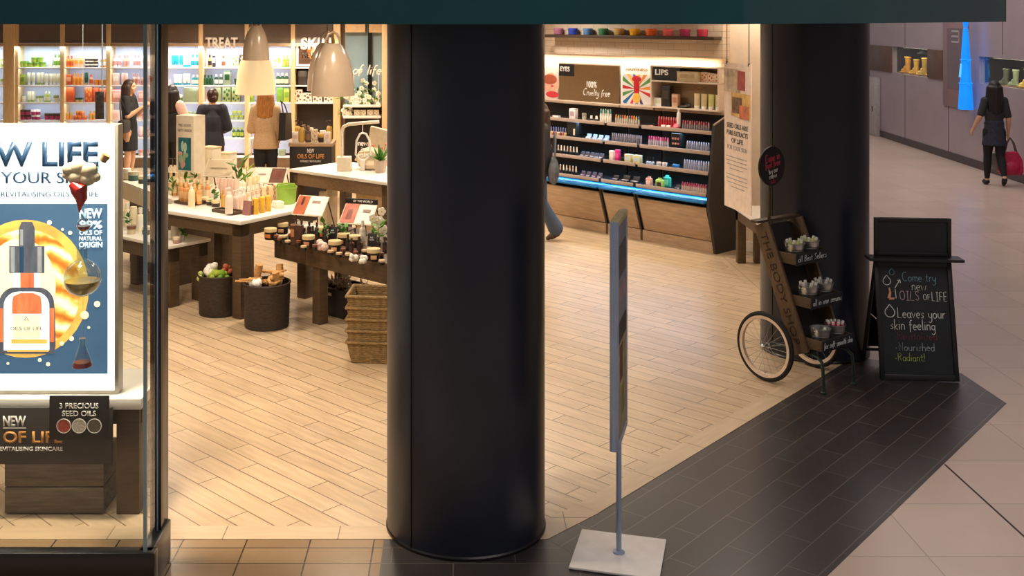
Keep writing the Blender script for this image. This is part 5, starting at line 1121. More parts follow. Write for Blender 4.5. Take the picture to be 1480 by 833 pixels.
# high white table goods ------------------------------------------
HZ = .96
p = TP(510, 247, HZ); o = thing('lantern_sign', p+Vector((0, 0, .001)), R(0), 'cream arched frame with a hanging lantern shaped sign', 'sign')
b = MB(); b.box((-.10, .02, .08), (.16, .14, .16), bev=.005); b.build('base_block', M_creamcard, o)
b = MB(); b.tube([(-.13, .02, .16), (-.13, .02, .44), (-.11, .02, .5), (-.05, .02, .53), (.3, .02, .56)], .02, 8); b.build('arm', M_creamcard, o)
b = MB(); b.tube([(.09, .02, .12), (.03, .02, .18), (.04, .02, .34), (.08, .02, .42), (.11, .02, .43), (.15, .02, .42), (.19, .02, .34), (.2, .02, .18), (.14, .02, .12)], .012, 8, loop=True)
b.tube([(.11, .02, .43), (.11, .02, .54)], .006, 6); strokes(b, 'new', .07, .115, .32, .007, 0, off=.02); strokes(b, 'in', .06, .115, .25, .007, 0, off=.02); strokes(b, 'store' if False else 'sale' , .05, .115, .18, .006, 0, off=.02, width=.13); b.box((.11, .02, .06), (.05, .05, .12)); b.build('lantern', M_white, o)
p = TP(532, 250, HZ); o = thing('tote_bag', p+Vector((.02, .34, .001)), R(-20), 'cream canvas bag slumped behind the lantern sign', 'bag')
b = MB(); b.ell((0, 0, .12), (.2, .12, .13)); b.box((.06, .05, .28), (.26, .05, .4), bev=.03, rot=(.15, .2, 0)); b.ell((.02, -.04, .06), (.18, .12, .07)); b.build('body', mat('canvas_cream', (214, 196, 166), .8, var=.1), o)
b = MB(); b.tube([(-.18, -.06, .1), (-.1, -.12, .2), (.05, -.13, .22), (.17, -.08, .12)], .014, 6); b.build('strap', mat('canvas_cream', (214, 196, 166), .8, var=.1), o)
p = TP(550, 249, HZ); o = thing('potted_plant', p+Vector((0, -.02, .001)), 0, 'small green plant in a fluted white pot beside the column', 'plant')
b = MB()
n = 20; prof = []
t_ = bmesh.new(); rings = []
for z, r in ((0, .055), (.13, .07), (.135, .07), (.13, .06)):
    rings.append([t_.verts.new(((r+(.005 if i % 2 else 0))*math.cos(2*PI*i/n), (r+(.005 if i % 2 else 0))*math.sin(2*PI*i/n), z)) for i in range(n)])
for a_, b_ in zip(rings, rings[1:]):
    for i in range(n): t_.faces.new((a_[i], a_[(i+1) % n], b_[(i+1) % n], b_[i]))
t_.faces.new(rings[0][::-1]); t_.faces.new(rings[-1]); b._in(t_); b.build('pot', M_enamel, o)
b = MB(); rn = random.Random(2)
for i in range(26): b.leaf((0, 0, .13), (rn.uniform(-1, 1), rn.uniform(-1, 1), rn.uniform(.3, 1.6)), rn.uniform(.1, .2), .035)
b.build('leaves', M_leaf, o)
b = MB()
for (x, y, z) in ((-.08, 0, .3), (.06, -.03, .32), (.02, .04, .27)): b.tube([(0, 0, .12), (x*.6, y, z*.7), (x, y, z)], .003, 5); b.ell((x, y, z), .015, 1, seg=8, rings=6)
b.build('flower_stems', [M_leaf, mat('coral_flower', (230, 120, 100), .6)], o)
# goods glimpsed under the high table
for i, (px, py, w_, h_, c) in enumerate([(536, 305, .3, .34, (226, 196, 152)), (475, 300, .1, .3, (236, 226, 206)), (462, 303, .07, .34, (240, 230, 210))]):
    p = G(px, py+70); o = thing('carton', (TP(px, py, .55).x, TP(px, py, .55).y+.35, 0), R(-40), ['large kraft carton on the floor under the high white table', 'slim cream carton under the left corner of the high table', 'narrow white carton beside the slim cream carton'][i], 'carton')
    b = MB(); b.box((0, 0, .35), (w_, w_*.8, .7), bev=.004); b.build('body', mat('carton_%d' % i, c, .6), o); b = MB(); b.box((0, -.001, .66), (w_+.004, w_*.8+.006, .07)); b.build('lid', mat('carton_lid_%d' % i, tuple(int(v*.93) for v in c), .6), o)
# goods on the bench and cream counter behind the glass
BZ = .585
for i, (px, py, kd, c1, c2, w_, h_, nm) in enumerate([(184, 326, 'bottle', (240, 228, 200), WCAP, .07, .2, 'cream bottle'), (193, 330, 'flip', (236, 220, 190), (200, 190, 150), .07, .19, 'cream tube bottle'), (203, 334, 'bottle', (244, 236, 214), WCAP, .07, .2, 'pale bottle'), (212, 339, 'tub', DARK, WCAP, .09, .08, 'dark tub with white lid'), (190, 338, 'tub', (214, 196, 160), (120, 84, 60), .09, .08, 'tan tub'), (252, 345, 'bottle', (238, 228, 206), (226, 214, 190), .06, .17, 'clear cream bottle'), (260, 343, 'flip', (236, 226, 200), WCAP, .06, .16, 'clear cream tube'), (255, 352, 'tub', (190, 150, 130), (230, 214, 190), .07, .06, 'pinkish tub')]):
    tp(KN[kd], kd, c1, c2, w_, h_, px, py, BZ, .2*i, f'{nm} standing on the low white bench, {ORD[i]} from left', KN[kd], 'goods on the low bench')
sprig(186, 330, BZ, .14, 'green leaf sprig among the bottles on the bench behind the glass', wd=.05); sprig(266, 348, BZ, .13, 'green leaf sprig at the bench corner below the lotion table', wd=.05); sprig(207, 332, BZ, .12, 'green leaf sprig next to the window corner joint', wd=.05)
for i, (px, py, c1, c2, w_, h_, nm) in enumerate([(193, 266, (46, 84, 80), (200, 190, 170), .12, .1, 'teal tub with pale lid'), (206, 270, (60, 70, 60), (220, 206, 180), .1, .08, 'dark green tub'), (216, 272, (40, 40, 40), (226, 214, 190), .1, .11, 'black tub with cream lid'), (184, 264, (236, 220, 190), WCAP, .09, .12, 'cream tub')]):
    tp('cosmetic_tub', 'tub', c1, c2, w_, h_, px, py-5, .89, 0, f'{nm} on the cream counter behind the glass', 'tub')

# ---------------------------------------------------------------- pendant lamps
def pendant(px, pb, Y, dia, lab, lit, squat=1.19):
    x = XP(px, Y); z0 = ZP(pb, Y); h = dia*squat; r = dia/2
    o = thing('pendant_lamp', (x, Y, z0), R(20), lab, 'lamp', 'bell pendant lamps')
    prof = [(r, 0), (r*.99, h*.06), (r*.97, h*.22), (r*.92, h*.42), (r*.8, h*.65), (r*.64, h*.82), (r*.5, h*.93), (r*.40, h*.985), (0, h)]
    inn = [(r*.97, .004), (r*.9, h*.25), (r*.74, h*.63), (r*.46, h*.9), (0, h*.95)]
    b = MB(); b.lathe(prof[:-1]+[(r*.38, h), (r*.40, h*.96)]+inn[::-1][1:], 36, 0, closed=True); b.lathe([(0, h*.94), (r*.4, h*.95), (r*.4, h), (0, h)], 30, 0)
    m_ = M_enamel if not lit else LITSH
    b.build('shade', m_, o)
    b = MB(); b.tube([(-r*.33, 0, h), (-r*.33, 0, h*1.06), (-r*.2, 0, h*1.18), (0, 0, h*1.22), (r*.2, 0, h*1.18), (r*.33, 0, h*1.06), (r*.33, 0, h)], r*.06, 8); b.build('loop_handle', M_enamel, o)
    b = MB(); b.lathe([(.012, h*.98), (.016, h*1.05), (.01, h*1.2), (.008, h*1.25)], 12); b.build('cap', mat('brass', (190, 150, 70), .3, metal=.9), o)
    b = MB(); b.tube([(0, 0, h*1.2), (0, 0, 3.3-z0)], .004, 6); b.build('cord', M_blackprint, o)
    b = MB(); b.ell((0, 0, h*.42), (r*.22, r*.22, r*.26)); b.lathe([(.02, h*.42+r*.2), (.022, h*.7), (.02, h*.95)], 10, 1); b.build('bulb', [mat('bulb_glow', (255, 226, 170), .4, var=0, emit=6 if lit else .8), M_chrome], o)
    if lit:
        l = bpy.data.lights.new('pendant_bulb', 'POINT'); l.energy = 9; l.color = (1, .8, .5); l.shadow_soft_size = .04
        lo = bpy.data.objects.new('pendant_bulb', l); C.objects.link(lo); lo.parent = o; lo.location = (0, 0, h*.2)
LITSH = mat('lit_translucent_shade', (250, 226, 176), .35, var=.03, emit=.42)
pendant(481, 138, 11.4, .45, 'large white bell pendant right of the lit pendant, nearer one', False)
pendant(473, 131, 12.6, .46, 'white bell pendant half hidden behind the large right pendant', False)
pendant(369.5, 136, 12.3, .44, 'glowing cream bell pendant hanging above the lotion table', True)
pendant(370, 87, 11.2, .27, 'small narrow white bell pendant above the glowing one', False, 1.3)
# dark floral placard on a rod behind the window
o = thing('hanging_placard', (XP(144, 17.0), 17.0, ZP(172, 17.0)), 0, 'narrow dark floral placard on a long rod behind the poster case', 'placard')
b = MB(); b.box((0, 0, .21), (.13, .02, .42), bev=.003); b.build('board', mat('dark_floral', (52, 46, 40), .6, var=.9, scale=22), o); b = MB(); b.tube([(.04, .0, .4), (.04, 0, 3.3-ZP(172, 17.0))], .012, 6); b.build('rod', M_alu, o)
# ---------------------------------------------------------------- make-up wall
def wl_(s, y, z): return rw(s, y, z)
S1 = -.035; S3 = rs(923, -.05); S2 = rs(873, -.05); S0 = rs(748, -.05)
M_ctr = mat('counter_charcoal', (40, 38, 38), .45, var=.1); M_trayf = mat('tray_front_taupe', (172, 150, 136), .45, var=.06); M_blueglow = mat('ledge_glow_tint', (16, 108, 168), .5, var=.2)  # ledge coloured blue in place of the strips' blue glow
LV = [(1.366, -.015), (1.137, -.05), (.908, -.085), (.665, -.125)]          # underside of each tray and how far its lip stands out
def cosmetics_unit(s0, s1, lab, side):
    L = s1-s0; p = rw(s0, 0); t = thing('cosmetics_counter', (p.x, p.y, 0), RA, lab, 'counter', 'make-up counters along the brick wall')
    b = MB(); b.box((L/2, .425, .80), (L-.01, .03, 1.56)); b.build('back_panel', M_ctr, t)
    b = MB(); b.box((L/2, .24, .05), (L-.012, .4, .1)); b.box((L/2, .02, .065), (L-.012, .03, .13)); b.build('plinth', M_oakx, t)
    b = MB(); M_ = Matrix.Translation((L/2, .018, .135)) @ Matrix.Rotation(.32, 4, 'X')
    b.box((0, .012, .21), (L-.05, .024, .42), bev=.004, M=M_); b.build('drawer_front', M_oakx, t)
    b = MB(); b.prism([(-.06, .12), (.0, .12), (-.14, .60), (-.16, .60)] if False else [(.03, .13), (.42, .13), (.42, .585), (-.11, .585)], -.0, .02, 0, Matrix(((0, 0, 1, 0.0), (1, 0, 0, 0), (0, 1, 0, 0), (0, 0, 0, 1))))
    b.build('carcass_side', M_ctr, t); b = MB(); b.prism([(.03, .13), (.42, .13), (.42, .585), (-.11, .585)], -.02, .0, 0, Matrix(((0, 0, 1, L), (1, 0, 0, 0), (0, 1, 0, 0), (0, 0, 0, 1)))); b.build('carcass_side', M_ctr, t)
    b = MB(); b.box((L/2, .115, .60), (L-.012, .60, .022), bev=.003); b.build('glow_tinted_ledge', M_blueglow, t)
    for z, y in LV:
        b = MB(); b.box((L/2, (y+.41)/2, z+.012), (L-.02, .41-y, .016)); to = b.build('shelf_tray', M_ctr, t)
        b = MB(); b.box((L/2, y-.005, z+.022), (L-.02, .012, .044), bev=.003); b.build('lip', M_trayf, to)
    b = MB(); b.box((L/2, .40, 1.59), (L, .30, .035), bev=.004); b.build('top_ledge', mat('ledge_taupe', (190, 164, 140), .45), t)
    if side:
        b = MB(); b.prism([(.0, 0), (.44, 0), (.44, 1.575), (.25, 1.57), (-.02, 1.475), (-.13, .62), (-.13, .56)], L-.0, L+.035, 0, Matrix(((0, 0, 1, 0), (1, 0, 0, 0), (0, 1, 0, 0), (0, 0, 0, 1)))); b.build('side_panel', M_ctr, t)
        b = MB(); b.tube([(L+.018, -.02, 1.48), (L+.018, .25, 1.575)], .012, 6); b.build('edge_trim', M_trayf, t)
    return t
cosmetics_unit(S0, S2-.012, 'charcoal make-up counter at the left, half hidden by the front column', False)
cosmetics_unit(S2+.012, S3-.012, 'narrow charcoal make-up counter behind the poster stand', False)
cosmetics_unit(S3+.012, S1, 'charcoal make-up counter at the right end with lip colours', True)
for z, y in LV[:]:
    pz = rw((S0+S1)/2, .05, z-.004); area('counter_strip_light', pz, (R(-8), 0, RA), S1-S0-.05, .02, 9, (.42, .7, 1.0), R(160))
pz = rw((S0+S1)/2, .2, 2.19); area('unseen_wall_wash', rw((S0+S1)/2-.2, .36, 2.2), (R(12), 0, RA), 3.0, .05, 15, (1, .86, .66), R(170))
area('counter_fill_light', rw((S0+S1)/2, -.6, 2.9), (R(-20), 0, RA), 2.8, .1, 34, (1, .84, .62), R(120))  # unseen fill added above the counters to lift their upper part
area('unseen_wall_wash', rw(.42, -.05, 3.15), (R(40), 0, RA), .9, .06, 10, (1, .86, .70), R(150))  # added wash with no fitting, brightens the cream panel
# bulkhead with the rainbow shelf
b = MB(); b.box(((rs(802, .28)+rs(1045, .28))/2, .37, 2.76), (rs(1045, .28)-rs(802, .28), .18, 1.06)); struct(b.build('wall_bulkhead', M_brickw, loc=(R0.x, R0.y, 0), rz=RA, smooth=False))
sa, sb_ = rs(791, .18), rs(1036, .18)
p = rw((sa+sb_)/2, .18, 2.47); o = thing('wall_shelf', p, RA, 'long dark floating shelf carrying the rainbow of tubs', 'shelf')
b = MB(); b.box((0, .02, 0), (sb_-sa, .16, .04), bev=.003); b.build('board', mat('dark_shelf_board', (70, 54, 42), .5, var=.15), o)
RB = [((150, 96, 120), 'mauve', 807), ((40, 62, 150), 'royal blue', 828), ((80, 116, 160), 'steel blue', 849.5), ((52, 112, 74), 'green', 872), ((180, 146, 80), 'tan', 895), ((236, 176, 30), 'yellow', 917.5), ((226, 104, 36), 'orange', 941), ((220, 96, 100), 'coral pink', 965.5), ((160, 48, 84), 'plum', 990), ((180, 52, 74), 'raspberry red', 1015)]
for c, nm, px in RB:
    p = rw(rs(px, .19), .19, 2.491); o = thing('rainbow_tub', p, RA, f'{nm} tub in the rainbow row on the dark wall shelf', 'tub', 'rainbow tubs on the wall shelf')
    b = MB(); b.lathe([(0, 0), (.055, 0), (.06, .006), (.062, .06), (0, .06)], 20); b.build('tub_body', cmat(c), o); b = MB(); b.lathe([(0, .06), (.066, .06), (.066, .082), (.06, .086), (0, .086)], 20); b.build('lid', cmat(tuple(min(255, int(v*1.12)) for v in c)), o)
# panels above the ledge
def wall_panel(name, px0, px1, z0, z1, lab, cat, y=.36):
    s0, s1 = rs(px0, y), rs(px1, y); p = rw((s0+s1)/2, y, z0); return thing(name, p, RA, lab, cat), s1-s0, z1-z0
LZ0 = 1.608
o, w_, h_ = wall_panel('portrait_poster', 770, 806, LZ0, 2.05, 'white framed poster of a pink cheeked face at the left of the make-up wall', 'poster')
b = MB(); b.box((0, .01, h_/2), (w_, .02, h_), bev=.003); b.build('frame', M_white, o)
b = MB(); b.ell((w_*.25, -.002, h_*.45), (w_*.3, .004, h_*.36), 0); b.ell((w_*.2, -.005, h_*.6), (w_*.28, .004, h_*.16), 1); b.ell((w_*.3, -.006, h_*.14), (w_*.26, .004, h_*.1), 2); b.ell((w_*.3, -.008, h_*.4), (.03, .003, .012), 2)
b.build('print', [mat('print_skin', (240, 190, 160), .5), mat('print_auburn', (190, 96, 70), .5), mat('print_red', (214, 60, 70), .5)], o)
o, w_, h_ = wall_panel('wall_mirror', 808, 895.5, LZ0, 2.10, 'wide mirror lettered EYES and cruelty free above the make-up counter', 'mirror')
b = MB(); b.box((0, .01, h_/2), (w_, .02, h_), 0); b.build('frame', mat('mirror_frame', (120, 100, 80), .4), o)
b = MB(); b.box((0, -.002, h_/2), (w_-.02, .004, h_-.02)); b.build('mirror_face', mat('mirror_silver', (225, 215, 195), .04, metal=1, var=.02), o)
b = MB(); b.box((-w_/2+.14, -.008, h_-.09), (.26, .012, .16)); hb = b.build('name_block', M_blackprint, o); text('EYES', .17, .065, M_print, hb, (-w_/2+.12, -.014, h_-.075), (PI/2, 0, 0), 'lettering', .002, .02)
text('100%', .17, .085, M_print, o, (0.06, -.005, h_*.46), (PI/2, 0, 0), 'lettering', .002, .02)
b = MB(); strokes(b, 'Cruelty free', .085, .14, h_*.26, .005, 0, width=.46, off=-.006, slant=.2); b.build('script', M_print, o)
o, w_, h_ = wall_panel('sunburst_poster', 897, 944.5, LZ0-.005, 2.12, 'white poster with a red figure on coloured sunburst rays', 'poster')
b = MB(); b.box((0, .01, h_/2), (w_, .02, h_), bev=.003); b.build('frame', M_print, o)
b = MB(); cols = [(206, 40, 50), (240, 150, 60), (40, 110, 170), (236, 232, 226), (90, 150, 80), (224, 70, 110), (250, 200, 90), (70, 60, 130)]
cx0, cz0, hw_, hh_ = 0, h_*.40, w_*.43, h_*.36
def edge(a):
    c_, s_ = math.cos(a), math.sin(a); t = min(hw_/abs(c_) if abs(c_) > 1e-6 else 9, hh_/abs(s_) if abs(s_) > 1e-6 else 9); return (c_*t, s_*t)
NR = 30; MRX = Matrix.Translation((cx0, 0, cz0)) @ Matrix.Rotation(PI/2, 4, 'X')
for i in range(NR):
    a0, a1 = 2*PI*i/NR, 2*PI*(i+1)/NR
    b.prism([(0, 0), edge(a0), edge((a0+a1)/2), edge(a1)], 0, .004, (i*2 % 7)+ (1 if i % 3 == 0 else 0) if i % 2 == 0 else 3, MRX)
b.ell((0, -.006, cz0+.03), (w_*.09, .004, hh_*.75), 0); b.ell((0, -.008, cz0-hh_*.6), (w_*.12, .004, hh_*.35), 6); b.ell((0, -.007, cz0+hh_*.7), (w_*.14, .004, hh_*.22), 0)
b.build('print', [cmat(c) for c in cols], o)
text('HAPPINESS', w_*.66, .035, mat('gold_print', (176, 140, 90), .5), o, (0, -.001, h_*.88), (PI/2, 0, 0), 'lettering', .003, .02)
# open shelf box lettered LIPS
s0, s1 = rs(947, .3), rs(1046, .3); L = s1-s0; p = rw(s0, .2, LZ0)
o = thing('shelf_cabinet', p, RA, 'open cream shelf box lettered LIPS above the right make-up counter', 'cabinet'); hh_ = .52
b = MB(); b.box((L/2, .205, hh_/2), (L, .02, hh_)); b.build('back', mat('cabinet_back', (150, 124, 92), .5), o)
for z in (.01, .33, hh_-.008):
    b = MB(); b.box((L/2, .1, z), (L, .2, .018), bev=.002); b.build('shelf', M_cream, o)
for x in (.009, L-.009):
    b = MB(); b.box((x, .1, hh_/2), (.018, .2, hh_)); b.build('side', M_cream, o)
b = MB(); b.box((.24, .02, .425), (.4, .02, .15)); nb = b.build('name_block', M_blackprint, o); text('LIPS', .2, .07, M_print, nb, (.17, .008, .44), (PI/2, 0, 0), 'lettering', .003, .03)
def cab(kind, c1, c2, w2, h2, x, z, lab, cat, nm): put(nm, product(kind, c1, c2, w2, h2), rw(s0+x, .28, LZ0+z+.001), RA, lab, cat)
cab('box', (196, 176, 136), (176, 152, 112), .3, .12, L*.56, .339, 'long tan box on the top shelf of the LIPS cabinet', 'box', 'product_box')
for i in range(3): cab('gift', (244, 226, 196), (224, 128, 84), .095, .12-.01*i, L*.755+.1*i, .339, f'cream and orange box, {ORD[i]} from left on the LIPS cabinet top shelf', 'box', 'gift_box')
for i in range(4): cab('tube', [(224, 206, 160), (220, 200, 150), (214, 212, 130), (226, 216, 150)][i], WCAP, .075, .18, L*.62+.1*i+.02, .019, f'pale upright tube, {ORD[i]} from left on the LIPS cabinet lower shelf', 'tube', 'cosmetic_tube')
cab('box', (40, 36, 34), (70, 60, 56), .13, .26, L*.20, .019, 'tall black box on the lower shelf of the LIPS cabinet', 'box', 'product_box'); cab('box', WHT, CRM, .12, .1, L*.08, .019, 'white box in the lower left of the LIPS cabinet', 'box', 'product_box')
cab('box', (224, 186, 156), (200, 140, 110), .09, .16, L*.33, .019, 'peach box beside the tall black box', 'box', 'product_box'); cab('compact', BLK, (206, 186, 160), .13, .05, L*.45, .019, 'black compact at the front of the LIPS cabinet', 'compact', 'compact_case')
o = thing('hand_sanitiser', rw(rs(981, .1), .1, 1.413), RA, 'white capped bottle standing up before the cream ledge of the right counter', 'bottle')
b = MB(); b.lathe([(0, 0), (.022, 0), (.024, .01), (.024, .16), (.01, .18), (0, .18)], 14); b.build('bottle_body', M_white, o); b = MB(); b.lathe([(0, .18), (.012, .18), (.012, .22), (0, .22)], 12); b.build('cap', M_white, o)

# testers standing in the trays: rows of single pieces
LVN = ['top', 'second', 'third', 'lowest']
def mrow(level, px0, px1, kind, cols, w_, h_, nm, what, gap=1.25, y=None, n=None, depth=1, cat=None):
    if kind in ('lipstick', 'polish', 'compact'): h_ *= 1.3; w_ *= 1.1
    z = LV[level][0]+.021; yy = (LV[level][1]+.055) if y is None else y
    for dd in range(depth):
        s0, s1 = rs(px0, yy+.075*dd), rs(px1, yy+.075*dd); k = n or max(1, int((s1-s0)/(w_*gap)))
        for i in range(k):
            c1, c2 = cols[(i+dd) % len(cols)] if len(cols) > 1 else cols[0]
            dn = '' if depth == 1 else [' front row,', ' back row,', ' third row,'][dd]
            put(nm, product(kind, c1, c2, w_, h_), rw(s0+(s1-s0)*(i+.5)/k, yy+.075*dd, z), RA+random.uniform(-.06, .06), f'{what}, {ORD[i]} from left,{dn} {LVN[level]} tray', cat or what.split()[-1], 'testers on the make-up counters')
GRYP = ((150, 138, 140), (196, 170, 176)); DKP = ((36, 34, 38), (190, 160, 176))
N_ = [((60, 58, 66), (190, 150, 150)), ((60, 58, 66), (206, 170, 150)), ((60, 58, 66), (176, 110, 120)), ((60, 58, 66), (150, 70, 90))]
LIPC = [((150, 136, 140), (c)) for c in ((180, 60, 80), (206, 120, 130), (150, 50, 70), (214, 140, 130))]
SILV = [((170, 166, 176), (200, 190, 200)), ((150, 146, 160), (176, 160, 170))]
BKS = [((34, 32, 36), (210, 180, 140)), ((34, 32, 36), (200, 150, 110)), ((34, 32, 36), (220, 190, 160))]
SKT = [((232, 200, 160), BLK), ((220, 180, 140), BLK), ((206, 160, 120), BLK), ((240, 214, 180), BLK)]
# right counter
mrow(0, 986, 1026, 'lipstick', LIPC, .022, .085, 'lipstick', 'lip colour at the right counter end', depth=2)
mrow(0, 951, 983, 'lipstick', [((224, 60, 70), (240, 130, 130)), ((206, 50, 60), (240, 150, 140))], .024, .1, 'lipstick', 'red lip tube', y=.16)
mrow(0, 934, 950, 'palette', [((240, 200, 190), (220, 120, 120))], .07, .02, 'lip_palette', 'pale pink lip palette'); mrow(0, 953, 968, 'compact', [((244, 236, 226), (226, 150, 150))], .055, .03, 'compact_case', 'cream compact'); mrow(0, 969, 982, 'compact', [((236, 120, 140), (244, 200, 200))], .06, .05, 'compact_case', 'pink compact')
mrow(1, 937, 967, 'lipstick', [((196, 186, 190), (220, 60, 110)), ((176, 166, 170), (190, 40, 90)), ((206, 190, 196), (236, 120, 150))], .024, .09, 'lip_gloss', 'lip gloss', depth=2)
mrow(1, 992, 1026, 'lipstick', SILV, .022, .08, 'lip_pencil', 'silver lip pencil', depth=2)
o = thing('tester_block', rw(rs(976, .02), .02, LV[1][0]+.021), RA, 'black block with peach and pink testers between the glosses', 'tester block')
b = MB(); b.box((0, .06, .09), (.13, .1, .18), bev=.004); b.build('block', M_blackprint, o)
for i in range(6):
    b = MB(); b.lathe([(0, 0), (.014, 0), (.014, .008), (0, .01)], 12, 0, Matrix.Translation(((i % 3-1)*.038, .008, .06+.06*(i//3))) @ Matrix.Rotation(PI/2, 4, 'X')); b.build('colour_pan', cmat([(236, 150, 130), (244, 190, 170), (220, 120, 120)][i % 3]), o)
mrow(2, 948, 965, 'bowl', [((240, 224, 210), (214, 130, 110)), ((236, 214, 200), (196, 110, 90))], .06, .06, 'blush_pot', 'blush pot')
mrow(2, 968, 986, 'palette', [((60, 120, 170), (150, 200, 230))], .08, .03, 'eye_palette', 'blue eye palette', y=.1); mrow(2, 988, 1026, 'lipstick', SILV, .023, .09, 'lip_pencil', 'silver pencil', depth=2)
mrow(2, 934, 946, 'polish', [((30, 30, 34), (190, 200, 220))], .03, .08, 'nail_polish', 'black capped polish')
mrow(3, 931, 946, 'soapbag', [((236, 170, 160), (244, 220, 210))], .09, .12, 'wash_pouch', 'pink pouch'); mrow(3, 947, 961, 'soapbag', [((176, 214, 110), (60, 50, 60))], .11, .12, 'wash_pouch', 'lime pouch'); mrow(3, 957, 972, 'soapbag', [((70, 196, 176), (150, 226, 206))], .1, .14, 'wash_pouch', 'turquoise pouch', y=.06)
mrow(3, 985, 1022, 'lipstick', [((206, 180, 160), (176, 40, 70)), ((206, 180, 160), (200, 90, 100))], .023, .075, 'lipstick', 'low lip colour', depth=2); mrow(3, 974, 984, 'compact', [DKP], .06, .05, 'compact_case', 'dark compact')
# middle counter
mrow(0, 889, 925, 'lipstick', [((206, 196, 180), (236, 120, 70)), ((206, 196, 180), (240, 190, 80)), ((206, 196, 180), (60, 150, 180)), ((206, 196, 180), (214, 70, 60))], .024, .085, 'eye_crayon', 'coloured eye crayon', depth=2)
mrow(1, 884, 928, 'lipstick', [((140, 130, 136), (170, 150, 150)), ((120, 112, 120), (150, 130, 134))], .022, .085, 'eye_pencil', 'grey eye pencil', depth=2)
mrow(2, 881, 889, 'box', [((236, 214, 200), (240, 230, 220))], .07, .13, 'product_box', 'pale pink box'); mrow(2, 890, 896, 'box', [((226, 40, 120), (236, 90, 150))], .06, .15, 'product_box', 'hot pink box'); mrow(2, 903, 928, 'box', [((226, 206, 150), (190, 214, 226))], .1, .11, 'brush_box', 'straw coloured box'); mrow(2, 897, 902, 'tub', [((40, 46, 40), BLK)], .05, .06, 'small_tub', 'black green tub')
mrow(3, 882, 896, 'compact', [DKP], .07, .06, 'compact_case', 'black powder compact'); mrow(3, 897, 924, 'compact', [((40, 38, 40), (200, 170, 150))], .09, .07, 'compact_case', 'open black compact')
# left counter
mrow(0, 797, 812, 'palette', [((236, 230, 220), (90, 80, 80))], .1, .04, 'eye_palette', 'white eye palette'); mrow(0, 822, 836, 'box', [((236, 226, 226), (176, 150, 160))], .1, .15, 'product_box', 'tilted white box'); mrow(0, 839, 850, 'tub', [((200, 190, 170), (150, 140, 126))], .06, .1, 'small_tub', 'grey mascara pot'); mrow(0, 851, 866, 'polish', [((246, 240, 230), (30, 30, 30))], .06, .06, 'small_bottle', 'white tester'); mrow(0, 867, 884, 'lipstick', [((226, 220, 204), (60, 150, 150)), ((226, 220, 204), (206, 196, 180))], .026, .13, 'mascara', 'cream mascara', depth=2)
mrow(1, 792, 819, 'polish', [((120, 120, 150), (190, 110, 90)), ((120, 120, 150), (220, 180, 100)), ((120, 120, 150), (150, 60, 70))], .03, .085, 'nail_polish', 'small polish bottle', depth=2); mrow(1, 846, 880, 'compact', [((150, 170, 190), (226, 200, 170))], .06, .05, 'compact_case', 'eye shadow pot', depth=2)
o = thing('tester_block', rw(rs(826, .0), .0, LV[1][0]+.021), RA, 'tall black display block on the left counter', 'tester block'); b = MB(); b.box((0, .06, .1), (.16, .12, .2), bev=.004); b.build('block', M_blackprint, o); b = MB(); b.box((.05, -.004, .08), (.025, .01, .08)); b.build('tester', cmat((236, 220, 190)), o)
mrow(2, 796, 836, 'polish', SKT, .036, .085, 'foundation_bottle', 'foundation bottle', depth=2); mrow(2, 838, 872, 'compact', [((70, 66, 80), (226, 200, 200))], .055, .05, 'compact_case', 'lilac compact', depth=2)
mrow(3, 799, 835, 'polish', SKT, .036, .085, 'foundation_bottle', 'concealer bottle', depth=2); mrow(3, 838, 870, 'compact', [((80, 66, 86), (236, 170, 196)), ((80, 66, 86), (226, 200, 206))], .055, .05, 'compact_case', 'pink and black compact', depth=2)

# hanging board at the right of the make-up wall
HB0, HB1 = Vector((XP(1047, 11.5), 11.5, 0)), Vector((XP(1085, 10.86), 10.86, 0)); dv = HB1-HB0; hl = dv.length; ha = math.atan2(dv.y, dv.x)
bz0, bz1 = .765, 2.25
o = thing('hanging_board', (HB0+HB1)/2+Vector((0, 0, bz0)), ha, 'tall cream board with plant photos and text hanging on two wires', 'board'); H_ = bz1-bz0
b = MB(); b.box((0, .006, H_/2), (hl, .012, H_), 0)
for k, (x0, x1, z0, z1) in enumerate([(-.5, .12, .80, .96), (.02, .3, .82, .95), (-.22, .5, .64, .80), (-.18, .2, .66, .77), (.1, .45, .63, .72)]): b.box(((x0+x1)/2*hl, -.002-.0006*k, (z0+z1)/2*H_), ((x1-x0)*hl, .003, (z1-z0)*H_), k+1)
b.build('panel', [mat('board_cream', (228, 208, 190), .6), mat('photo_herbs', (186, 168, 140), .6, var=.4, scale=12), mat('photo_red', (160, 76, 66), .6, var=.4, scale=14), mat('photo_straw', (206, 166, 96), .6, var=.35, scale=9), mat('photo_seed_brown', (110, 82, 60), .6, var=.6, scale=16), mat('photo_rust', (190, 110, 76), .6, var=.4, scale=12)], o)
gp = mat('board_print_grey', (96, 88, 84), .6)
for i, (s_, wf, zc, hh2) in enumerate([('SEED OILS ARE', .8, .57, .05), ('PURE EXTRACTS', .8, .52, .05), ('OF LIFE', .44, .47, .05)]): text(s_, hl*wf, hh2, gp, o, (0, -.001, H_*zc), (PI/2, 0, 0), 'lettering', .002, .02)
text('FOR YOUR SKIN', hl*.75, .045, mat('board_print_pale', (160, 150, 146), .6), o, (0, -.001, H_*.42), (PI/2, 0, 0), 'lettering', .002, .0)
b = MB()
for i in range(8): b.box((random.uniform(-.03, .02), -.001, H_*(.355-.027*i-(.015 if i > 3 else 0))), (hl*(.78 if i % 4 != 3 else .5), .002, .008))
b.build('text_lines', mat('board_print_pale', (160, 150, 146), .6), o)
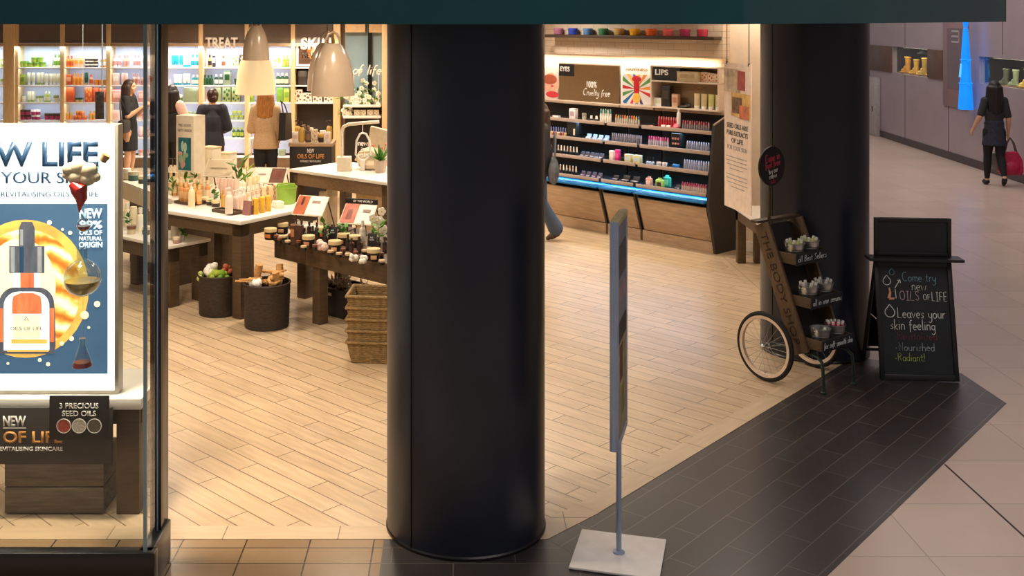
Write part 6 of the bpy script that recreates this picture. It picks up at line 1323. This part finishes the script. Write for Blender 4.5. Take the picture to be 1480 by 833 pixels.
for sx in (-1, 1):
    b = MB(); b.tube([(sx*hl*.42, .006, H_), (sx*hl*.42, .006, 3.3-bz0)], .004, 6); b.lathe([(.012, 0), (.012, .03)], 8, 0, Matrix.Translation((sx*hl*.42, .006, H_-.02))); b.build('wire', M_blackprint, o)
# ---------------------------------------------------------------- people
def fuse(o, vox, sm=3):
    m = o.modifiers.new('fuse', 'REMESH'); m.mode = 'VOXEL'; m.voxel_size = vox; m.use_smooth_shade = True
    if sm: s = o.modifiers.new('soften', 'SMOOTH'); s.factor = .5; s.iterations = sm
    return o
def cloth(name, rgb, scale=60, bump=.15, var=.12, stretch=(1, 1, 1), rough=.8): return mat(name, rgb, rough, var=var, scale=scale, bump=bump, stretch=stretch)
def lerp(a, b, t): return Vector(a)*(1-t)+Vector(b)*t
def person(loc, rz, H, label, J, hair, hair_style, outfit, head_turn=0.0, head_dip=0.0, skin=M_skin):
    """J: joints in units of the figure's height, facing -y; the figure's left is +x"""
    D = dict(pelvis=(0, 0, .525), waist=(0, 0, .61), chest=(0, .0, .72), neck=(0, .008, .825), head=(0, -.008, .925),
             shL=(.086, .005, .805), elL=(.112, .015, .63), wrL=(.118, -.02, .49), hipL=(.048, 0, .51), knL=(.052, -.008, .28), anL=(.055, .012, .045), toL=(.062, -.07, .012),
             shR=(-.086, .005, .805), elR=(-.112, .015, .63), wrR=(-.118, -.02, .49), hipR=(-.048, 0, .51), knR=(-.052, -.008, .28), anR=(-.055, .012, .045), toR=(-.062, -.07, .012))
    D.update(J); P = {k: Vector(v)*H for k, v in D.items()}
    t = thing('person', loc, rz, label, 'person')
    b = MB(); q = H
    b.ell(P['pelvis'], (.085*q, .062*q, .07*q)); b.ell(P['waist'], (.072*q, .052*q, .085*q)); b.ell(lerp(P['waist'], P['chest'], .8), (.09*q, .06*q, .09*q)); b.cap(P['shL']*.98, P['shR']*.98, .034*q, .034*q)
    b.cap(P['waist'], P['pelvis'], .062*q, .07*q); b.cap(P['chest'], P['neck'], .055*q, .036*q); b.cap(P['neck'], P['head']-Vector((0, 0, .02*q)), .033*q, .031*q)
    HM = Matrix.Translation(P['head']) @ Matrix.Rotation(head_turn, 4, 'Z') @ Matrix.Rotation(head_dip, 4, 'X')
    def hd(c, r, **k): b.ell(Vector(c)*q, tuple(v*q for v in r), M=HM, **k)
    hd((0, .006, .012), (.046, .056, .056), seg=20, rings=14); hd((0, -.012, -.022), (.036, .042, .045), seg=16, rings=12); hd((0, -.03, -.05), (.02, .02, .016))
    hd((0, -.056, -.012), (.008, .012, .012)); hd((0, -.05, .0), (.006, .01, .02)); hd((0, -.046, .018), (.03, .01, .006)); hd((0, -.049, -.034), (.013, .007, .006))
    for s in (-1, 1): hd((s*.046, .008, -.004), (.006, .012, .017)); hd((s*.024, -.036, -.018), (.014, .013, .013))
    for S, s in (('L', 1), ('R', -1)):
        sh, el, wr = P['sh'+S], P['el'+S], P['wr'+S]
        b.cap(sh, el, .031*q, .024*q); b.cap(el, lerp(el, wr, .35), .024*q, .0235*q); b.cap(lerp(el, wr, .35), wr, .0235*q, .0145*q)
        fd = (wr-el).normalized(); side = fd.cross(Vector((s, 0, 0)))
        if side.length < .3: side = fd.cross(Vector((0, 0, 1)))
        side.normalize(); nrm = side.cross(fd).normalized()          # side: across the knuckles, nrm: through the palm
        if nrm.x*s > 0: nrm = -nrm
        pal = wr+fd*.028*q; b.cap(wr, pal, .013*q, .015*q)
        for k in (-1.5, -.5, .5, 1.5): b.cap(wr+fd*.012*q+side*k*.006*q, pal+fd*.026*q+side*k*.0095*q, .009*q, .0072*q)
        for k, ln in zip((-1.5, -.5, .5, 1.5), (.034, .04, .043, .037)):
            p0 = pal+fd*.026*q+side*k*.0105*q; p1 = p0+(fd+nrm*.35).normalized()*ln*.5*q; p2 = p1+(fd*.8+nrm*.8).normalized()*ln*.5*q
            b.cap(p0, p1, .0062*q, .0056*q, seg=8); b.cap(p1, p2, .0056*q, .0048*q, seg=8)
        tsd = side if (side.y < 0) else -side
        p0 = wr+fd*.014*q+tsd*.012*q; p1 = p0+(fd*.6+tsd*.7+nrm*.3).normalized()*.026*q; b.cap(p0, p1, .0085*q, .007*q, seg=8); b.cap(p1, p1+(fd+nrm*.5).normalized()*.02*q, .0068*q, .0055*q, seg=8)
        hp, kn, an, to = P['hip'+S], P['kn'+S], P['an'+S], P['to'+S]
        b.cap(hp, lerp(hp, kn, .4), .055*q, .05*q); b.cap(lerp(hp, kn, .4), kn, .05*q, .034*q); b.cap(kn, lerp(kn, an, .3), .034*q, .035*q); b.cap(lerp(kn, an, .3), an, .035*q, .02*q)
        b.cap(an-Vector((0, 0, .015*q)), to+Vector((0, 0, .006*q)), .024*q, .015*q)
    body = b.build('body', skin, t); fuse(body, .0085, 2)
    # eyes, brows and lips
    for s in (-1, 1):
        e = MB(); e.ell(Vector((s*.0185, -.0445, .004))*q, (.0085*q, .005*q, .0048*q), M=HM, seg=10, rings=6); e.ell(Vector((s*.0185, -.0482, .004))*q, (.0042*q, .003*q, .0042*q), 1, M=HM, seg=8, rings=6); e.ell(Vector((s*.0185, -.0465, .0155))*q, (.0125*q, .004*q, .0022*q), 1, M=HM, seg=8, rings=6)
        e.build('eye', [mat('eye_white', (236, 230, 224), .3), mat('eye_dark', (44, 30, 24), .4)], t)
    e = MB(); e.ell(Vector((0, -.0545, -.034))*q, (.0115*q, .004*q, .0042*q), M=HM, seg=10, rings=6); e.build('lips', mat('lip_red', (186, 96, 88), .5), t)
    # hair
    h = MB()
    def hh(c, r, **k): h.ell(Vector(c)*q, tuple(v*q for v in r), M=HM, **k)
    hh((0, .014, .02), (.053, .06, .057), seg=18, rings=12)
    if hair_style == 'bun': hh((0, .066, -.012), (.026, .024, .026)); hh((0, .03, -.012), (.047, .042, .042))
    else:
        ln = {'long': .22, 'shoulder': .17, 'bob': .08}[hair_style]
        for k in range(9):
            a = -1.9+k*3.8/8; x, y = .049*math.sin(a), .018+.045*math.cos(a)
            p0 = HM @ (Vector((x, y, .0))*q); p1 = HM @ (Vector((x*1.2, y*1.05, -ln*.55))*q); p2 = p1+Vector((x*.1*q, .006*q, -ln*.5*q*(1-.25*abs(a)/1.9)))
            h.cap(p0, p1, .026*q, .026*q, seg=8); h.cap(p1, p2, .026*q, .014*q, seg=8)
    fuse(h.build('hair', hair, t), .011, 2)
    # clothes
    for it in outfit:
        c = MB(); nm, m_ = it['name'], it['m']; g = it.get('g', .008)
        def arm(S, to):
            sh, el, wr = P['sh'+S], P['el'+S], P['wr'+S]; w_ = it.get('w', 1.0)
            c.cap(lerp(sh, el, -.02), lerp(sh, el, min(1, to)), (.034+g*1.1)*q*w_, (.03+g*1.1)*q*w_)
            if to > 1: c.cap(el, lerp(el, wr, to-1), (.029+g)*q*w_, (.021+g)*q*w_)
        if it['kind'] == 'top':
            hem = it.get('hem', .5); fl = it.get('flare', 1.0)
            c.ell(lerp(P['waist'], P['chest'], .8), ((.092+g)*q, (.062+g)*q, .1*q)); c.cap(P['shL'], P['shR'], (.038+g*.5)*q, (.038+g*.5)*q)
            c.cap(P['chest'], lerp(P['chest'], P['neck'], .75), (.058+g)*q, (.042+g)*q)
            z0 = hem*q; base = P['pelvis'].copy(); base.z = z0; n = 14; wst = P['waist']; Mx = Matrix.Identity(4); tm = bmesh.new(); rings = []
            for zc, cx, rx, ry in ((z0, base, (.09+g)*fl, (.068+g)*fl), (lerp(base, wst, .5).z, lerp(base, wst, .5), (.088+g)*(1+(fl-1)*.5), (.066+g)*(1+(fl-1)*.5)), (wst.z, wst, it.get('ws', .078)+g, .058+g), (lerp(wst, P['chest'], .7).z, lerp(wst, P['chest'], .7), .09+g, .062+g)):
                rings.append([tm.verts.new((cx.x+rx*q*math.cos(2*PI*i/n)*(1+.03*math.sin(5*i)*fl), cx.y+ry*q*math.sin(2*PI*i/n), zc)) for i in range(n)])
            for a_, b_ in zip(rings, rings[1:]):
                for i in range(n): tm.faces.new((a_[i], a_[(i+1) % n], b_[(i+1) % n], b_[i]))
            tm.faces.new(rings[0][::-1]); tm.faces.new(rings[-1]); bmesh.ops.recalc_face_normals(tm, faces=tm.faces); c._in(tm)
            if it.get('sleeve', 0): arm('L', it['sleeve']); arm('R', it['sleeve'])
        elif it['kind'] == 'sleeves': arm('L', it['sleeve']); arm('R', it['sleeve'])
        elif it['kind'] == 'trousers':
            c.ell(P['pelvis'], ((.088+g*.5)*q, (.066+g*.5)*q, .07*q))
            for S in 'LR':
                hp, kn, an = P['hip'+S], P['kn'+S], P['an'+S]; fl = it.get('flare', 0)
                c.cap(hp, lerp(hp, kn, .4), (.056+g*.6)*q, (.051+g*.6)*q); c.cap(lerp(hp, kn, .4), kn, (.051+g*.6)*q, (.036+g*.7)*q); c.cap(kn, lerp(kn, an, .3), (.036+g*.7)*q, (.037+g*.6)*q); c.cap(lerp(kn, an, .3), lerp(kn, an, .9), (.037+g*.6)*q, (.022+g+fl)*q)
        elif it['kind'] == 'skirt':
            z1, z0 = it['z1']*q, it['z0']*q; ctr = P['pelvis']; fl = it.get('flare', 1.1)
            c.lathe([(0, z0), (.09*fl*q, z0), (.096*q, (z0+z1)/2), (.084*q, z1), (0, z1)], 24, 0, Matrix.Translation((ctr.x, ctr.y, 0)), sy=.8)
        o = c.build(nm, m_, t); fuse(o, .011, it.get('sm', 4))
    for S in 'LR':
        an, to = P['an'+S], P['to'+S]; c = MB(); c.cap(an-Vector((0, 0, .016*q)), lerp(an, to, .6)-Vector((0, 0, .004*q)), .026*q, .023*q); c.cap(lerp(an, to, .5), to+Vector((0, 0, .008*q)), .023*q, .017*q)
        fuse(c.build('shoe', outfit[-1].get('shoe', M_blackprint) if outfit else M_blackprint, t), .009, 2)
    return t, P, HM
BLKC = cloth('black_cloth', (28, 27, 30)); NAVY = cloth('navy_jacket', (44, 48, 62)); BEIGE = cloth('beige_blouse', (206, 172, 132), rough=.5); DENIM = cloth('denim', (70, 82, 100), scale=120); PINKC = cloth('pale_pink_cloth', (226, 184, 172)); CHARC = cloth('charcoal_cloth', (46, 46, 50)); NAVYT = cloth('navy_tunic', (44, 50, 66), scale=30, var=.3)
H_br = mat('dark_brown_hair', (66, 42, 30), .5, var=.4, scale=20, stretch=(5, 5, .6), bump=.5); H_bk = mat('black_hair', (26, 20, 19), .45, var=.4, scale=20, stretch=(5, 5, .6), bump=.5); H_bl = mat('blonde_hair', (184, 126, 66), .5, var=.4, scale=20, stretch=(5, 5, .6), bump=.5)
# woman in black, hands raised, in profile
t, P, HM = person((XP(187, 18.4), 18.4, 0), R(84), 1.69, 'woman with long brown hair in black, hands raised, before the pink product bay',
    dict(elL=(.12, -.03, .64), wrL=(.05, -.14, .72), elR=(-.12, -.03, .64), wrR=(-.04, -.145, .73)), H_br, 'long',
    [dict(kind='top', name='black_top', m=BLKC, hem=.5, sleeve=.75), dict(kind='skirt', name='black_skirt', m=BLKC, z1=.6, z0=.3)])
b = MB(); b.box((0, 0, .11), (.3, .12, .22), bev=.04); b2 = thing('shoulder_bag', (XP(180, 18.1), 18.08, .83), R(84), 'dark bag hanging at the hip of the woman in black', 'bag'); b.build('bag_body', mat('bag_dark_leather', (44, 36, 32), .45), b2)
b = MB(); b.tube([(-.12, .0, .2), (-.1, .03, .42), (-.02, .06, .56), (.08, .03, .42), (.12, 0, .2)], .012, 6); b.build('strap', mat('bag_dark_leather', (44, 36, 32), .45), b2)
b = MB(); b.box((0, 0, .0), (.13, .02, .16), bev=.003); b.tube([(-.04, 0, .08), (0, 0, .14), (.04, 0, .08)], .006, 6)
# shopper half hidden by the window post
person((XP(249, 17.4), 17.4, 0), R(160), 1.66, 'black haired shopper in a black vest with pale pink sleeves beside the window post', dict(elR=(-.15, -.02, .65), wrR=(-.12, -.13, .6)), H_bk, 'shoulder',
    [dict(kind='trousers', name='black_trousers', m=BLKC), dict(kind='top', name='black_vest', m=BLKC, hem=.46), dict(kind='sleeves', name='pink_sleeves', m=PINKC, sleeve=1.5, g=.014)])
# person in a navy jacket, hair in a bun
person((XP(307, 16.6), 16.6, 0), R(195), 1.665, 'person with dark hair in a bun and a navy jacket facing the TREAT bay', dict(head=(.0, -.03, .915), neck=(0, -.008, .825), elL=(.135, .0, .64), wrL=(.10, -.11, .6), elR=(-.135, .0, .64), wrR=(-.10, -.11, .6)), mat('maroon_brown_hair', (62, 30, 26), .45, var=.3, scale=20, bump=.4), 'bun',
    [dict(kind='trousers', name='dark_trousers', m=mat('maroon_trousers', (70, 32, 38), .8)), dict(kind='top', name='navy_jacket', m=NAVY, hem=.47, sleeve=1.9, g=.014, flare=1.1)], head_turn=R(12))
# blonde woman with a black shoulder bag
t, P, HM = person((XP(384, 16.2), 16.2, 0), R(183), 1.69, 'blonde woman in a beige blouse and black trousers with her back turned', dict(elL=(.125, -.02, .64), wrL=(.08, -.12, .62), elR=(-.13, .01, .64), wrR=(-.11, -.06, .55)), H_bl, 'shoulder',
    [dict(kind='trousers', name='black_trousers', m=BLKC), dict(kind='top', name='beige_blouse', m=BEIGE, hem=.475, sleeve=1.7, g=.013, flare=1.15, ws=.082)])
o = thing('shoulder_bag', (XP(412, 16.1), 16.12, .94), R(80), 'black shoulder bag under the right arm of the blonde woman', 'bag')
b = MB(); b.prism([(-.17, 0), (.17, 0), (.13, .38), (-.11, .40)], -.05, .05, 0, Matrix.Rotation(PI/2, 4, 'X')); b.build('bag_body', mat('bag_black_leather', (34, 29, 28), .42), o)
b = MB(); b.tube([(-.09, 0, .38), (-.06, .03, .5), (0, .07, .56), (.06, .03, .5), (.1, 0, .37)], .01, 6); b.build('strap', mat('bag_black_leather', (34, 29, 28), .42), o)
# shopper in jeans behind the front column
person((XP(779, 13.35), 13.35, 0), R(-84), 1.70, 'walking shopper in a dark jacket and flared jeans half hidden by the front column', dict(knL=(.05, -.10, .29), anL=(.05, -.12, .05), toL=(.055, -.2, .014), knR=(-.05, .03, .275), anR=(-.05, .14, .07), toR=(-.055, .075, .012), elR=(-.13, .06, .64), wrR=(-.13, .05, .5)), H_br, 'long',
    [dict(kind='trousers', name='flared_jeans', m=DENIM, flare=.026, shoe=mat('brown_shoe', (74, 52, 40), .5)), dict(kind='top', name='dark_jacket', m=CHARC, hem=.50, sleeve=1.85, g=.02), ][::-1])
o = thing('shoulder_bag', (XP(799, 13.2), 13.18, .74), R(-84), 'slouchy grey bag at the hip of the shopper in jeans', 'bag')
b = MB(); b.ell((0, 0, .15), (.17, .07, .17)); b.box((0, 0, .25), (.24, .07, .12), bev=.03); fuse(b.build('bag_body', cloth('grey_bag', (92, 96, 102)), o), .012, 3); b = MB(); b.tube([(-.1, 0, .3), (-.06, .02, .52), (.0, .03, .60), (.06, .02, .52), (.1, 0, .3)], .012, 6); b.build('strap', cloth('grey_bag', (92, 96, 102)), o)
# woman walking through the mall
t, P, HM = person((XP(1437, 17.95), 17.95, 0), R(172), 1.70, 'woman walking away through the mall in dark tunic and black leggings', dict(knR=(-.05, .02, .275), anR=(-.05, .13, .085), toR=(-.055, .09, .012), knL=(.05, -.03, .285), anL=(.055, -.03, .045), toL=(.06, -.11, .012), elL=(.138, .03, .655), wrL=(.175, -.03, .545), elR=(-.122, .02, .64), wrR=(-.135, -.03, .50)), H_bk, 'long',
    [dict(kind='top', name='charcoal_shirt', m=CHARC, hem=.58, sleeve=.85, g=.004, w=.98), dict(kind='skirt', name='navy_tunic', m=NAVYT, z1=.62, z0=.38, flare=1.25), dict(kind='trousers', name='black_leggings', m=BLKC, g=.003)])
hw = t.matrix_basis @ (P['wrR']+Vector((0, -.02, -.085)))
o = thing('handbag', (hw.x+.03, hw.y-.02, hw.z-.60), R(172), 'bright pink bag carried low by the walking woman', 'bag')
b = MB(); b.prism([(-.15, 0), (.15, 0), (.19, .06), (.17, .25), (.1, .37), (-.1, .38), (-.17, .25), (-.19, .06)], -.07, .07, 0, Matrix.Rotation(PI/2, 4, 'X')); b.ell((0, 0, .12), (.16, .12, .12)); fuse(b.build('bag_body', mat('magenta_bag', (196, 36, 84), .45, var=.15), o), .012, 3)
for s in (-1, 1):
    b = MB(); b.tube([(-.1, s*.04, .34), (-.05, s*.025, .52), (0, s*.015, .60), (.05, s*.025, .52), (.1, s*.04, .34)], .011, 6); b.build('handle', mat('bag_handle_grey', (96, 90, 88), .5), o)
o = thing('paper_bag', (hw.x-.13, hw.y+.05, hw.z-.52), R(172), 'small pale bag carried beside the bright pink bag', 'bag')
b = MB(); b.box((0, 0, .13), (.2, .07, .26), bev=.008); b.build('bag_body', mat('pale_grey_bag', (150, 146, 146), .6), o); b = MB(); b.tube([(-.05, 0, .25), (-.03, 0, .45), (.02, -.02, .52), (.05, 0, .25)], .005, 5); b.build('handle', mat('bag_handle_grey', (96, 90, 88), .5), o)
dupl = {k: v for k, v in LABELS.items() if len(v) > 1}
print('DUPLICATE LABELS', len(dupl), list(dupl.items())[:6])
long_ = [k for k in LABELS if not 4 <= len(k.split()) <= 16]
print('LABEL LENGTH', long_[:10])
